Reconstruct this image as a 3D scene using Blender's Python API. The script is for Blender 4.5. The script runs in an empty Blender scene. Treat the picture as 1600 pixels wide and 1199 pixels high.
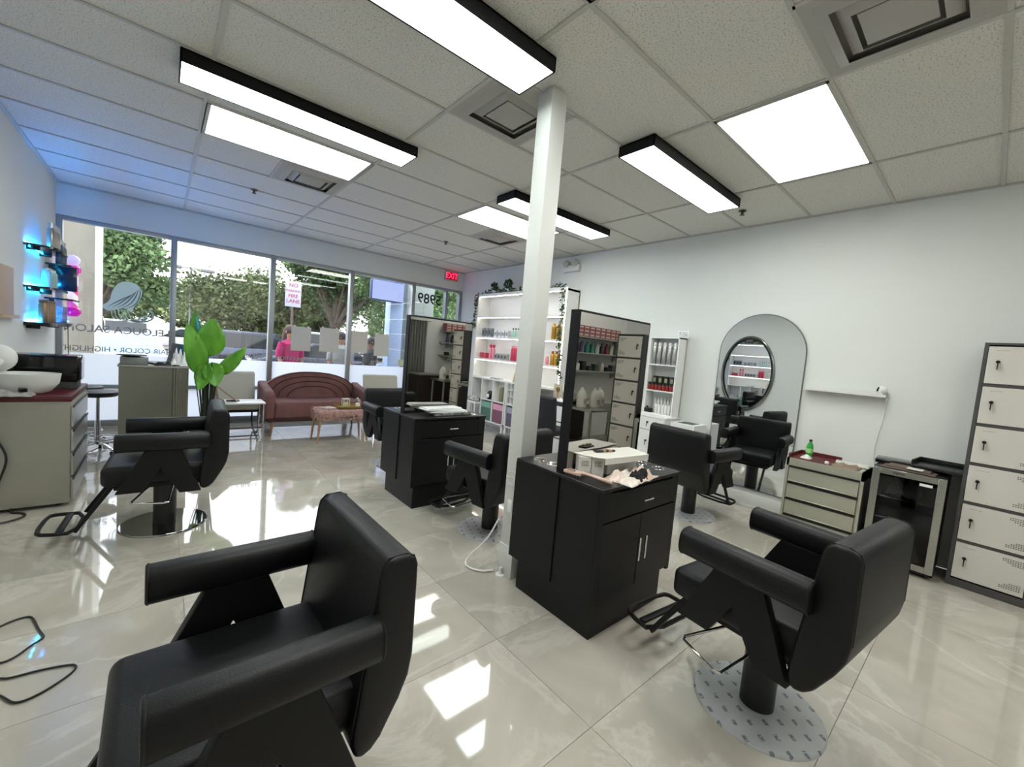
import bpy, bmesh, math, random
from mathutils import Vector, Matrix
R = math.radians
PI = math.pi
rnd = random.Random(7)
scene = bpy.context.scene
col = scene.collection

# ---------------------------------------------------------------- camera
F_PX, YAW, PITCH, ROLL = 643.77, 0.70867449, -0.07452769, 0.0849858
CAM_H = 1.44
fw = Vector((math.sin(YAW)*math.cos(PITCH), math.cos(YAW)*math.cos(PITCH), math.sin(PITCH)))
r0 = Vector((math.cos(YAW), -math.sin(YAW), 0))
u0 = r0.cross(fw)
cr = math.cos(ROLL)*r0 + math.sin(ROLL)*u0
cu = -math.sin(ROLL)*r0 + math.cos(ROLL)*u0
cam_d = bpy.data.cameras.new('camera')
cam_d.sensor_width = 36.0
cam_d.lens = 36.0*F_PX/1600.0
cam_d.clip_start = 0.03
cam_d.clip_end = 500
cam = bpy.data.objects.new('camera', cam_d)
col.objects.link(cam)
m = Matrix((cr, cu, -fw)).transposed().to_4x4()
m.translation = (0, 0, CAM_H)
cam.matrix_world = m
scene.camera = cam

# ---------------------------------------------------------------- exposure, sky
scene.view_settings.view_transform = 'Standard'
scene.view_settings.look = 'None'
scene.view_settings.exposure = 1.0
scene.view_settings.gamma = 1.0
scene.view_settings.use_curve_mapping = False
PANEL = 6.4      # recessed panels
LINEAR = 4.4     # black framed linear fixtures
SKY = 2.3

world = bpy.data.worlds.new('sky')
scene.world = world
world.use_nodes = True
nt = world.node_tree
bg = nt.nodes['Background']
tc = nt.nodes.new('ShaderNodeTexCoord')
sep = nt.nodes.new('ShaderNodeSeparateXYZ')
mr = nt.nodes.new('ShaderNodeMapRange')
mixc = nt.nodes.new('ShaderNodeMix'); mixc.data_type = 'RGBA'
nt.links.new(tc.outputs['Generated'], sep.inputs[0])
nt.links.new(sep.outputs['Z'], mr.inputs['Value'])
mr.inputs['From Min'].default_value = 0.0
mr.inputs['From Max'].default_value = 0.6
nt.links.new(mr.outputs[0], mixc.inputs[0])
mixc.inputs[6].default_value = (0.96, 0.98, 1.0, 1)
mixc.inputs[7].default_value = (0.84, 0.91, 1.0, 1)
nt.links.new(mixc.outputs[2], bg.inputs['Color'])
bg.inputs['Strength'].default_value = SKY


# ---------------------------------------------------------------- materials
def lin(h):
    v = [int(h[i:i+2], 16)/255 for i in (0, 2, 4)]
    return tuple(((c/12.92) if c <= 0.04045 else ((c+0.055)/1.055)**2.4) for c in v) + (1,)


_m = {}


def M(name, hexc='808080', rough=0.5, metal=0.0, noise=0.0, scale=8.0, bump=0.0, bscale=60.0, coat=0.0,
      emit=0.0, ehex=None, alpha=None, trans=0.0, spec=0.5, hex2=None, stretch=None):
    if name in _m:
        return _m[name]
    mt = bpy.data.materials.new(name)
    mt.use_nodes = True
    n = mt.node_tree.nodes; l = mt.node_tree.links
    p = n['Principled BSDF']
    c = lin(hexc)
    p.inputs['Base Color'].default_value = c
    p.inputs['Roughness'].default_value = rough
    p.inputs['Metallic'].default_value = metal
    p.inputs['Specular IOR Level'].default_value = spec
    if coat:
        p.inputs['Coat Weight'].default_value = coat
        p.inputs['Coat Roughness'].default_value = 0.04
    if trans:
        p.inputs['Transmission Weight'].default_value = trans
        p.inputs['IOR'].default_value = 1.4
    if emit:
        p.inputs['Emission Color'].default_value = lin(ehex or hexc)
        p.inputs['Emission Strength'].default_value = emit
    if noise or bump or hex2:
        t = n.new('ShaderNodeTexCoord')
        mp = n.new('ShaderNodeMapping')
        if stretch:
            mp.inputs['Scale'].default_value = stretch
        l.new(t.outputs['Object'], mp.inputs[0])
        if noise or hex2:
            nz = n.new('ShaderNodeTexNoise'); nz.inputs['Scale'].default_value = scale
            nz.inputs['Detail'].default_value = 5
            l.new(mp.outputs[0], nz.inputs['Vector'])
            mx = n.new('ShaderNodeMix'); mx.data_type = 'RGBA'
            cb = lin(hex2) if hex2 else tuple(max(0, x*(1-noise)) for x in c[:3])+(1,)
            ca = c if hex2 else tuple(min(1, x*(1+noise)) for x in c[:3])+(1,)
            ramp = n.new('ShaderNodeMapRange')
            ramp.inputs['From Min'].default_value = 0.35; ramp.inputs['From Max'].default_value = 0.65
            l.new(nz.outputs['Fac'], ramp.inputs['Value'])
            l.new(ramp.outputs[0], mx.inputs[0])
            mx.inputs[6].default_value = ca; mx.inputs[7].default_value = cb
            l.new(mx.outputs[2], p.inputs['Base Color'])
        if bump:
            nb = n.new('ShaderNodeTexNoise'); nb.inputs['Scale'].default_value = bscale
            nb.inputs['Detail'].default_value = 4
            l.new(mp.outputs[0], nb.inputs['Vector'])
            bp = n.new('ShaderNodeBump'); bp.inputs['Strength'].default_value = bump
            bp.inputs['Distance'].default_value = 0.01
            l.new(nb.outputs['Fac'], bp.inputs['Height'])
            l.new(bp.outputs[0], p.inputs['Normal'])
    _m[name] = mt
    return mt


def glass_thin(name, refl=0.07, tint='ffffff', trans_extra=None):
    mt = bpy.data.materials.new(name); mt.use_nodes = True
    n = mt.node_tree.nodes; l = mt.node_tree.links
    n.remove(n['Principled BSDF'])
    out = n['Material Output']
    tr = n.new('ShaderNodeBsdfTransparent'); tr.inputs[0].default_value = lin(tint)
    gl = n.new('ShaderNodeBsdfGlossy'); gl.inputs['Roughness'].default_value = 0.01
    lw = n.new('ShaderNodeLayerWeight'); lw.inputs[0].default_value = 0.5
    pw_ = n.new('ShaderNodeMath'); pw_.operation = 'POWER'; pw_.inputs[1].default_value = 4.0
    mx = n.new('ShaderNodeMixShader')
    ml = n.new('ShaderNodeMath'); ml.operation = 'MULTIPLY_ADD'; ml.inputs[1].default_value = 0.5; ml.inputs[2].default_value = refl*.6
    ml.use_clamp = True
    l.new(lw.outputs['Facing'], pw_.inputs[0])
    l.new(pw_.outputs[0], ml.inputs[0]); l.new(ml.outputs[0], mx.inputs[0])
    l.new(tr.outputs[0], mx.inputs[1]); l.new(gl.outputs[0], mx.inputs[2])
    l.new(mx.outputs[0], out.inputs[0])
    _m[name] = mt
    return mt


def film_mat():
    mt = bpy.data.materials.new('frosted_film'); mt.use_nodes = True
    n = mt.node_tree.nodes; l = mt.node_tree.links
    n.remove(n['Principled BSDF'])
    a = n.new('ShaderNodeBsdfTranslucent'); a.inputs[0].default_value = (.66, .70, .78, 1)
    b = n.new('ShaderNodeBsdfDiffuse'); b.inputs[0].default_value = (.8, .82, .85, 1)
    c = n.new('ShaderNodeMixShader'); c.inputs[0].default_value = 0.22
    l.new(a.outputs[0], c.inputs[1]); l.new(b.outputs[0], c.inputs[2])
    l.new(c.outputs[0], n['Material Output'].inputs[0])
    return mt


def floor_mat():
    mt = bpy.data.materials.new('polished_marble_tile'); mt.use_nodes = True
    n = mt.node_tree.nodes; l = mt.node_tree.links
    p = n['Principled BSDF']
    geo = n.new('ShaderNodeNewGeometry')
    oi = n.new('ShaderNodeObjectInfo')
    off = n.new('ShaderNodeVectorMath'); off.operation = 'SCALE'; off.inputs['Scale'].default_value = 9.0
    cmb = n.new('ShaderNodeCombineXYZ')
    l.new(oi.outputs['Random'], cmb.inputs[0]); l.new(oi.outputs['Random'], cmb.inputs[2])
    l.new(cmb.outputs[0], off.inputs[0])
    add = n.new('ShaderNodeVectorMath'); add.operation = 'ADD'
    l.new(geo.outputs['Position'], add.inputs[0]); l.new(off.outputs[0], add.inputs[1])
    n1 = n.new('ShaderNodeTexNoise'); n1.inputs['Scale'].default_value = 1.6; n1.inputs['Detail'].default_value = 7
    n1.inputs['Distortion'].default_value = 1.2
    l.new(add.outputs[0], n1.inputs['Vector'])
    cr1 = n.new('ShaderNodeValToRGB')
    e = cr1.color_ramp.elements
    e[0].position = 0.3; e[0].color = lin('aaa498')
    e[1].position = 0.72; e[1].color = lin('c3bcb0')
    l.new(n1.outputs['Fac'], cr1.inputs[0])
    # veins
    n2 = n.new('ShaderNodeTexNoise'); n2.inputs['Scale'].default_value = .7; n2.inputs['Detail'].default_value = 9
    n2.inputs['Distortion'].default_value = 2.2; n2.inputs['Roughness'].default_value = 0.6
    l.new(add.outputs[0], n2.inputs['Vector'])
    ab = n.new('ShaderNodeMath'); ab.operation = 'SUBTRACT'; ab.inputs[1].default_value = 0.5
    l.new(n2.outputs['Fac'], ab.inputs[0])
    ab2 = n.new('ShaderNodeMath'); ab2.operation = 'ABSOLUTE'; l.new(ab.outputs[0], ab2.inputs[0])
    vr = n.new('ShaderNodeMapRange'); vr.inputs['From Min'].default_value = 0.0; vr.inputs['From Max'].default_value = 0.03
    vr.inputs['To Min'].default_value = 0.28; vr.inputs['To Max'].default_value = 0.0
    l.new(ab2.outputs[0], vr.inputs['Value'])
    mx = n.new('ShaderNodeMix'); mx.data_type = 'RGBA'
    l.new(vr.outputs[0], mx.inputs[0]); l.new(cr1.outputs[0], mx.inputs[6]); mx.inputs[7].default_value = lin('dedbd2')
    l.new(mx.outputs[2], p.inputs['Base Color'])
    p.inputs['Roughness'].default_value = 0.05
    p.inputs['Specular IOR Level'].default_value = 0.9
    p.inputs['Coat Weight'].default_value = 0.5; p.inputs['Coat Roughness'].default_value = 0.03
    nb = n.new('ShaderNodeTexNoise'); nb.inputs['Scale'].default_value = 5.0
    l.new(geo.outputs['Position'], nb.inputs['Vector'])
    bp = n.new('ShaderNodeBump'); bp.inputs['Strength'].default_value = 0.02; bp.inputs['Distance'].default_value = 0.01
    l.new(nb.outputs['Fac'], bp.inputs['Height']); l.new(bp.outputs[0], p.inputs['Normal'])
    return mt


def ceil_mat():
    mt = bpy.data.materials.new('fissured_ceiling_tile'); mt.use_nodes = True
    n = mt.node_tree.nodes; l = mt.node_tree.links
    p = n['Principled BSDF']
    geo = n.new('ShaderNodeNewGeometry')
    nz = n.new('ShaderNodeTexNoise'); nz.inputs['Scale'].default_value = 110; nz.inputs['Detail'].default_value = 3
    l.new(geo.outputs['Position'], nz.inputs['Vector'])
    mp = n.new('ShaderNodeMapRange'); mp.inputs['From Min'].default_value = 0.33; mp.inputs['From Max'].default_value = 0.46
    l.new(nz.outputs['Fac'], mp.inputs['Value'])
    mx = n.new('ShaderNodeMix'); mx.data_type = 'RGBA'
    mx.inputs[6].default_value = lin('aaa8a0'); mx.inputs[7].default_value = lin('d8d6cf')
    l.new(mp.outputs[0], mx.inputs[0]); l.new(mx.outputs[2], p.inputs['Base Color'])
    bp = n.new('ShaderNodeBump'); bp.inputs['Strength'].default_value = 0.5; bp.inputs['Distance'].default_value = 0.004
    l.new(nz.outputs['Fac'], bp.inputs['Height']); l.new(bp.outputs[0], p.inputs['Normal'])
    p.inputs['Roughness'].default_value = 0.95
    return mt


def film_disc_mat():
    """protective film printed all over with small grey marks"""
    mt = bpy.data.materials.new('printed_protective_film'); mt.use_nodes = True
    n = mt.node_tree.nodes; l = mt.node_tree.links
    p = n['Principled BSDF']
    t = n.new('ShaderNodeTexCoord')
    mp = n.new('ShaderNodeMapping'); mp.inputs['Scale'].default_value = (15, 15, 15); mp.inputs['Rotation'].default_value = (0, 0, 0.5)
    l.new(t.outputs['Object'], mp.inputs[0])
    fr = n.new('ShaderNodeVectorMath'); fr.operation = 'FRACTION'; l.new(mp.outputs[0], fr.inputs[0])
    sp = n.new('ShaderNodeSeparateXYZ'); l.new(fr.outputs[0], sp.inputs[0])

    def band(sock, a, b):
        g = n.new('ShaderNodeMath'); g.operation = 'GREATER_THAN'; g.inputs[1].default_value = a; l.new(sock, g.inputs[0])
        h = n.new('ShaderNodeMath'); h.operation = 'LESS_THAN'; h.inputs[1].default_value = b; l.new(sock, h.inputs[0])
        k = n.new('ShaderNodeMath'); k.operation = 'MULTIPLY'; l.new(g.outputs[0], k.inputs[0]); l.new(h.outputs[0], k.inputs[1])
        return k.outputs[0]
    k = n.new('ShaderNodeMath'); k.operation = 'MULTIPLY'
    l.new(band(sp.outputs[0], .3, .72), k.inputs[0]); l.new(band(sp.outputs[1], .38, .62), k.inputs[1])
    nz = n.new('ShaderNodeTexNoise'); nz.inputs['Scale'].default_value = 90
    l.new(t.outputs['Object'], nz.inputs['Vector'])
    g = n.new('ShaderNodeMath'); g.operation = 'GREATER_THAN'; g.inputs[1].default_value = 0.40; l.new(nz.outputs['Fac'], g.inputs[0])
    k2 = n.new('ShaderNodeMath'); k2.operation = 'MULTIPLY'; l.new(k.outputs[0], k2.inputs[0]); l.new(g.outputs[0], k2.inputs[1])
    nb = n.new('ShaderNodeTexNoise'); nb.inputs['Scale'].default_value = 9; nb.inputs['Detail'].default_value = 5
    l.new(t.outputs['Object'], nb.inputs['Vector'])
    base = n.new('ShaderNodeMix'); base.data_type = 'RGBA'
    base.inputs[6].default_value = lin('9b9c9e'); base.inputs[7].default_value = lin('c2c3c4'); l.new(nb.outputs['Fac'], base.inputs[0])
    mx = n.new('ShaderNodeMix'); mx.data_type = 'RGBA'; l.new(k2.outputs[0], mx.inputs[0])
    l.new(base.outputs[2], mx.inputs[6]); mx.inputs[7].default_value = lin('6e7074')
    l.new(mx.outputs[2], p.inputs['Base Color'])
    p.inputs['Roughness'].default_value = 0.3
    return mt


leather = M('black_leather', '08080a', 0.45, bump=0.12, bscale=260, spec=.34)
matte = M('matte_black_metal', '0a0a0b', 0.5, spec=.3)
laminate = M('black_laminate', '0b0b0c', 0.5, spec=.32, noise=0.15, scale=30, bump=0.05, bscale=200)
lamtop = M('black_laminate_top', '131314', 0.35, noise=0.1, scale=40, spec=.4)
chrome = M('chrome', 'd8d8d8', 0.08, 1.0)
chromed = M('polished_disc_chrome', '8f908e', 0.05, 1.0)
steel = M('brushed_steel', 'b7b7b0', 0.3, 1.0, noise=0.06, scale=12, stretch=(1, 1, 30))
alu = M('window_aluminium', '9b9fa1', 0.4, 0.7)
wallm = M('painted_wall', 'dcdeda', 0.85, noise=0.015, scale=1.5, bump=0.03, bscale=120)
white = M("white_paint", "d6d6d2", 0.5)
whitem = M('white_laminate', 'e8e8e6', 0.35)
whitep = M('white_plastic', 'ececea', 0.3)
mirror = M('mirror_silver', 'e4e7e8', 0.01, 1.0)
mirrord = M('tinted_mirror_silver', 'bbb9b6', 0.01, 1.0)
black = M('black_plastic', '101011', 0.35)
blackg = M('gloss_black', '08080a', 0.08)
tilem = floor_mat()
ctile = ceil_mat()
grid = M('ceiling_grid_white', 'b9b8b2', 0.6)
filmd = film_disc_mat()
winglass = glass_thin('window_glass', 0.07)
frost = film_mat()
grout = M('grout', '8d8a82', 0.9)


def ematerial(name, hexc, strength):
    mt = bpy.data.materials.new(name); mt.use_nodes = True
    n = mt.node_tree.nodes; l = mt.node_tree.links
    n.remove(n['Principled BSDF'])
    em = n.new('ShaderNodeEmission'); em.inputs[0].default_value = lin(hexc); em.inputs[1].default_value = strength
    l.new(em.outputs[0], n['Material Output'].inputs[0])
    return mt


panel_e = ematerial('panel_light', 'fffffa', PANEL)
linear_e = ematerial('linear_light', 'effffb', LINEAR)
led_w = ematerial('warm_led_strip', 'fff6e6', 7.0)
led_b = ematerial('blue_led_strip', '1e93ff', 230.0)


# ---------------------------------------------------------------- mesh builder
class B:
    def __init__(self):
        self.bm = bmesh.new(); self.mi = 0

    def _merge(self, t, smooth=False):
        me = bpy.data.meshes.new('t'); t.to_mesh(me); t.free()
        n0 = len(self.bm.faces)
        self.bm.from_mesh(me); bpy.data.meshes.remove(me)
        self.bm.faces.ensure_lookup_table()
        for f in self.bm.faces[n0:]:
            f.material_index = self.mi
        return self

    def box(self, x0, x1, y0, y1, z0, z1, b=0.0, seg=2, mat=None):
        t = bmesh.new()
        bmesh.ops.create_cube(t, size=1.0)
        sx, sy, sz = abs(x1-x0), abs(y1-y0), abs(z1-z0)
        for v in t.verts:
            v.co = Vector((v.co.x*sx+(x0+x1)/2, v.co.y*sy+(y0+y1)/2, v.co.z*sz+(z0+z1)/2))
        if b > 0:
            b = min(b, 0.49*min(sx, sy, sz))
            bmesh.ops.bevel(t, geom=list(t.edges), offset=b, segments=seg, affect='EDGES', profile=0.5)
        if mat is not None:
            t.transform(mat)
        return self._merge(t)

    def prism(self, pts, axis, lo, hi, b=0.0, seg=2, mat=None):
        """polygon pts extruded along axis ('x','y','z') from lo to hi"""
        t = bmesh.new()

        def P(p, h):
            if axis == 'x': return (h, p[0], p[1])
            if axis == 'y': return (p[0], h, p[1])
            return (p[0], p[1], h)
        a = [t.verts.new(P(p, lo)) for p in pts]
        c = [t.verts.new(P(p, hi)) for p in pts]
        t.faces.new(a); t.faces.new(list(reversed(c)))
        k = len(pts)
        for i in range(k):
            t.faces.new((a[i], c[i], c[(i+1) % k], a[(i+1) % k]))
        bmesh.ops.recalc_face_normals(t, faces=t.faces[:])
        if b > 0:
            bmesh.ops.bevel(t, geom=list(t.edges), offset=b, segments=seg, affect='EDGES', profile=0.5)
        bmesh.ops.triangulate(t, faces=[f for f in t.faces if len(f.verts) > 4])
        if mat is not None:
            t.transform(mat)
        return self._merge(t)

    def lathe(self, prof, seg=24, loc=(0, 0, 0), mat=None, sx=1.0, sy=1.0):
        t = bmesh.new()
        rings = []
        for r, z in prof:
            if r <= 1e-5:
                rings.append([t.verts.new((0, 0, z))])
            else:
                rings.append([t.verts.new((r*sx*math.cos(2*PI*i/seg), r*sy*math.sin(2*PI*i/seg), z)) for i in range(seg)])
        for a, c in zip(rings, rings[1:]):
            for i in range(seg):
                j = (i+1) % seg
                if len(a) == 1 and len(c) == 1: continue
                if len(a) == 1: t.faces.new((a[0], c[j], c[i]))
                elif len(c) == 1: t.faces.new((a[i], a[j], c[0]))
                else: t.faces.new((a[i], a[j], c[j], c[i]))
        if len(rings[0]) > 1: t.faces.new(list(reversed(rings[0])))
        if len(rings[-1]) > 1: t.faces.new(rings[-1])
        bmesh.ops.recalc_face_normals(t, faces=t.faces[:])
        if mat is not None: t.transform(mat)
        t.transform(Matrix.Translation(loc))
        return self._merge(t)

    def cyl(self, p0, p1, r, r2=None, seg=16):
        p0 = Vector(p0); p1 = Vector(p1); d = p1-p0
        q = d.to_track_quat('Z', 'Y').to_matrix().to_4x4(); q.translation = p0
        return self.lathe([(r, 0), (r if r2 is None else r2, d.length)], seg, mat=q)

    def tube(self, pts, r, seg=8, closed=False, smooth=0):
        pts = [Vector(p) for p in pts]
        for _ in range(smooth):
            if isinstance(r, (list, tuple)):
                k = len(r); rr_ = [] if closed else [r[0]]
                for i in (range(k) if closed else range(k-1)): rr_ += [r[i]*.75+r[(i+1) % k]*.25, r[i]*.25+r[(i+1) % k]*.75]
                if not closed: rr_.append(r[-1])
                r = rr_
            q = []
            n = len(pts)
            rng = range(n) if closed else range(n-1)
            if not closed: q.append(pts[0])
            for i in rng:
                a, b = pts[i], pts[(i+1) % n]
                q += [a*.75+b*.25, a*.25+b*.75]
            if not closed: q.append(pts[-1])
            pts = q
        t = bmesh.new(); rings = []; n = len(pts)
        up = Vector((0, 0, 1))
        last = None
        for i, p in enumerate(pts):
            if closed: d = pts[(i+1) % n]-pts[i-1]
            else: d = pts[min(i+1, n-1)]-pts[max(i-1, 0)]
            if d.length < 1e-9: d = Vector((0, 0, 1))
            d.normalize()
            if last is None:
                a = up if abs(d.z) < .95 else Vector((1, 0, 0))
                s = d.cross(a).normalized()
            else:
                s = (last-d*last.dot(d))
                s = s.normalized() if s.length > 1e-6 else d.orthogonal().normalized()
            last = s
            w = d.cross(s)
            rr = r[i] if isinstance(r, (list, tuple)) else r
            rings.append([t.verts.new(p+s*rr*math.cos(2*PI*k/seg)+w*rr*math.sin(2*PI*k/seg)) for k in range(seg)])
        m = n if closed else n-1
        for i in range(m):
            a, c = rings[i], rings[(i+1) % n]
            for k in range(seg):
                j = (k+1) % seg
                t.faces.new((a[k], a[j], c[j], c[k]))
        if not closed:
            t.faces.new(list(reversed(rings[0]))); t.faces.new(rings[-1])
        bmesh.ops.recalc_face_normals(t, faces=t.faces[:])
        return self._merge(t)

    def ball(self, c, rx, ry=None, rz=None, sub=2, jit=0.0, mat=None):
        t = bmesh.new(); bmesh.ops.create_icosphere(t, subdivisions=sub, radius=1)
        ry = ry or rx; rz = rz or rx
        for v in t.verts:
            k = 1+rnd.uniform(-jit, jit)
            v.co = Vector((v.co.x*rx*k, v.co.y*ry*k, v.co.z*rz*k))
        if mat is not None: t.transform(mat)
        t.transform(Matrix.Translation(c))
        return self._merge(t)

    def raw(self, verts, faces):
        t = bmesh.new(); vs = [t.verts.new(v) for v in verts]
        for f in faces: t.faces.new([vs[i] for i in f])
        return self._merge(t)

    def mesh(self, name, mats, ang=40):
        me = bpy.data.meshes.new(name)
        bm = self.bm
        ca = R(ang)
        for f in bm.faces: f.smooth = True
        for e in bm.edges:
            if len(e.link_faces) == 2:
                try:
                    if e.calc_face_angle() > ca: e.smooth = False
                except Exception:
                    pass
        bm.to_mesh(me); bm.free()
        for mm in (mats if isinstance(mats, (list, tuple)) else [mats]): me.materials.append(mm)
        return me


def link(name, me, parent=None, loc=None, rotz=None):
    o = bpy.data.objects.new(name, me); col.objects.link(o)
    if parent is not None: o.parent = parent
    if loc is not None: o.location = loc
    if rotz is not None: o.rotation_euler = (0, 0, rotz)
    return o


def part(name, b, mat, parent, label=None, loc=None, rotz=None, ang=40):
    o = link(name, b.mesh(name, mat, ang), parent, loc, rotz)
    if label: o['label'] = label
    return o


def tag(o, label, cat, group=None, kind=None):
    o['label'] = label; o['category'] = cat
    if group: o['group'] = group
    if kind: o['kind'] = kind
    return o


def thing(name, label, cat, loc=(0, 0, 0), rotz=0, group=None):
    o = bpy.data.objects.new(name, None); col.objects.link(o)
    o.empty_display_size = 0.1
    o.location = loc; o.rotation_euler = (0, 0, rotz)
    return tag(o, label, cat, group)


def solo(name, b, mat, label, cat, loc=(0, 0, 0), rotz=0, group=None, kind=None, ang=40):
    o = link(name, b.mesh(name, mat, ang), None, loc, rotz)
    return tag(o, label, cat, group, kind)


def struct(name, b, mat, parent=None):
    o = link(name, b.mesh(name, mat), parent)
    if parent is None: o['kind'] = 'structure'
    return o


def dup(root, loc, rotz, label, group=None):
    def cp(o, par):
        c = o.copy(); col.objects.link(c)
        if par is not None: c.parent = par
        for ch in [k for k in kids.get(o.name, [])]: cp(ch, c)
        return c
    kids = {}
    for o in bpy.data.objects:
        if o.parent is not None: kids.setdefault(o.parent.name, []).append(o)
    r = cp(root, None)
    r.location = loc; r.rotation_euler = (0, 0, rotz); r['label'] = label
    if group: r['group'] = group
    return r


def text_mesh(s, size, ext=0.001, mirrored=False, bold=False, align='CENTER'):
    cu_ = bpy.data.curves.new('txt', 'FONT'); cu_.body = s; cu_.size = size; cu_.extrude = ext
    cu_.align_x = align; cu_.align_y = 'CENTER'
    if bold: cu_.offset = size*0.012
    o = bpy.data.objects.new('txt', cu_); col.objects.link(o)
    dg = bpy.context.evaluated_depsgraph_get(); dg.update()
    me = bpy.data.meshes.new_from_object(o.evaluated_get(dg))
    bpy.data.objects.remove(o); bpy.data.curves.remove(cu_)
    if mirrored:
        for v in me.vertices: v.co.x = -v.co.x
        me.flip_normals()
    return me


# ================================================================ ROOM SHELL
XL, XR, YF, YB, H = -0.99, 4.84, 7.5, -1.9, 3.01
XN = 7.0      # the room widens behind the lockers
b = B(); b.box(XL, XR, YB, YF+0.1, -0.06, -0.012); b.box(XR, XN, YB, -0.4, -0.06, -0.012)
floor_o = struct('floor', b, grout)
TX, TY = 1.2, 0.5985
x_lines = [1.31+TX*k for k in range(-2, 6)]
y_lines = [0.877+TY*k for k in range(-5, 13)]
x_edges = [XL]+[x for x in x_lines if XL < x < XN]+[XN]
y_edges = [YB]+[y for y in y_lines if YB < y < YF+.1]+[YF+.1]
tcache = {}
for i in range(len(x_edges)-1):
    for j in range(len(y_edges)-1):
        a0, a1, c0, c1 = x_edges[i], x_edges[i+1], y_edges[j], y_edges[j+1]
        if a0 >= XR-0.01 and c0 > -0.42: continue
        if c0 >= -0.4: a1 = min(a1, XR)
        w, d = round(a1-a0, 4), round(c1-c0, 4)
        if w < .03 or d < .03: continue
        if (w, d) not in tcache:
            bb = B(); bb.box(-w/2+.001, w/2-.001, -d/2+.001, d/2-.001, -0.012, 0.0)
            tcache[(w, d)] = bb.mesh('floor_tile', tilem)
        link('floor_tile', tcache[(w, d)], floor_o, ((a0+a1)/2, (c0+c1)/2, 0))

# ceiling: slab, grid bars, tiles
b = B(); b.box(XL, XN, YB, YF, H+.05, H+.12)
ceil_o = struct('ceiling', b, white)
GX = [0.21+1.2192*k for k in range(-1, 7)]
GY = [0.745+0.6096*k for k in range(-5, 12)]
for q in ((XL, XR, YF-.03, YF), (XR-.03, XR, -.4, YF), (XL, XL+.03, YB, YF)):
    b = B(); b.box(*q, H-.004, H+.012); part('wall_angle', b, grid, ceil_o)
for x in GX:
    if XL < x < XN:
        b = B(); b.box(x-.012, x+.012, YB, YF if x < XR else -.4, H-.001, H+.03); part('grid_bar', b, grid, ceil_o)
for y in GY:
    if YB < y < YF:
        b = B(); b.box(XL, XR if y > -.4 else XN, y-.012, y+.012, H, H+.028); part('grid_bar', b, grid, ceil_o)
panels = [(0.21, 3.793), (2.648, 3.793), (2.648, 0.745), (0.21, 0.745), (5.086, -1.084), (1.429, -1.084)]  # last two are added off screen to brighten the mirrored back area
halfvents = [(1.429+.6096, 0.135), (1.429, 1.964), (0.82, 4.403), (3.258, 4.403)]


def is_panel(x, y): return any(abs(x-a) < .05 and abs(y-c) < .05 for a, c in panels)


xe = [XL]+[x for x in GX if XL < x < XN]+[XN]
ye = [YB]+[y for y in GY if YB < y < YF]+[YF]
tcache = {}


def ceiltile(a0, a1, c0, c1):
    w, d = round(a1-a0, 3), round(c1-c0, 3)
    if w < .04 or d < .04: return
    if (w, d) not in tcache:
        bb = B(); bb.box(-w/2+.006, w/2-.006, -d/2+.006, d/2-.006, 0.008, 0.02)
        tcache[(w, d)] = bb.mesh('ceiling_tile', ctile)
    link('ceiling_tile', tcache[(w, d)], ceil_o, ((a0+a1)/2, (c0+c1)/2, H))


for i in range(len(xe)-1):
    for j in range(len(ye)-1):
        a0, a1, c0, c1 = xe[i], xe[i+1], ye[j], ye[j+1]
        if a0 >= XR and c0 > -.42: continue
        if c0 >= -.5: a1 = min(a1, XR)
        if is_panel(a0, c0): continue
        hv = [v for v in halfvents if abs(v[1]-c0) < .05 and a0-.05 < v[0] < a1-.05]
        if hv:
            v = hv[0]
            if v[0]-a0 > .1: ceiltile(a0, v[0], c0, c1)
            if a1-(v[0]+.61) > .1: ceiltile(v[0]+.6096, a1, c0, c1)
            mx_ = v[0] if v[0]-a0 > .1 else v[0]+.6096
            bb = B(); bb.box(mx_-.012, mx_+.012, c0, c1, H, H+.028); part('grid_bar', bb, grid, ceil_o)
            continue
        ceiltile(a0, a1, c0, c1)

# walls
b = B(); b.box(XL-.12, XL, YB-.1, YF+.15, 0, H+.1); struct('wall_left', b, wallm)
b = B(); b.box(XR, XR+.12, -.4, YF+.15, 0, H+.1); struct('wall_right', b, wallm)
b = B(); b.box(XR+.12, XN, -.4, -.28, 0, H+.1); b.box(XN, XN+.12, YB, -.28, 0, H+.1); struct('wall_alcove', b, wallm)
b = B(); b.box(XL-.12, XN+.12, YB-.12, YB, 0, H+.1); struct('wall_back', b, wallm)
HDR = 2.64
b = B(); b.box(XL, XR, YF, YF+.15, HDR, H+.1); b.box(XL, 3.73, YF+.03, YF+.15, -.1, 0.03); b.box(XL, XR, YF-.012, YF+.0, HDR, HDR+.03)
struct('wall_front', b, wallm)
b = B(); b.box(XR-.015, XR, .62, YF, 0, .15, .004); b.box(XR-.022, XR-.0, .62, YF, 0.0, .03, .004); struct('baseboard_right', b, white)
b = B(); b.box(XL, XL+.015, YB, YF, 0, .1, .004); struct('baseboard_left', b, white)

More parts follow.
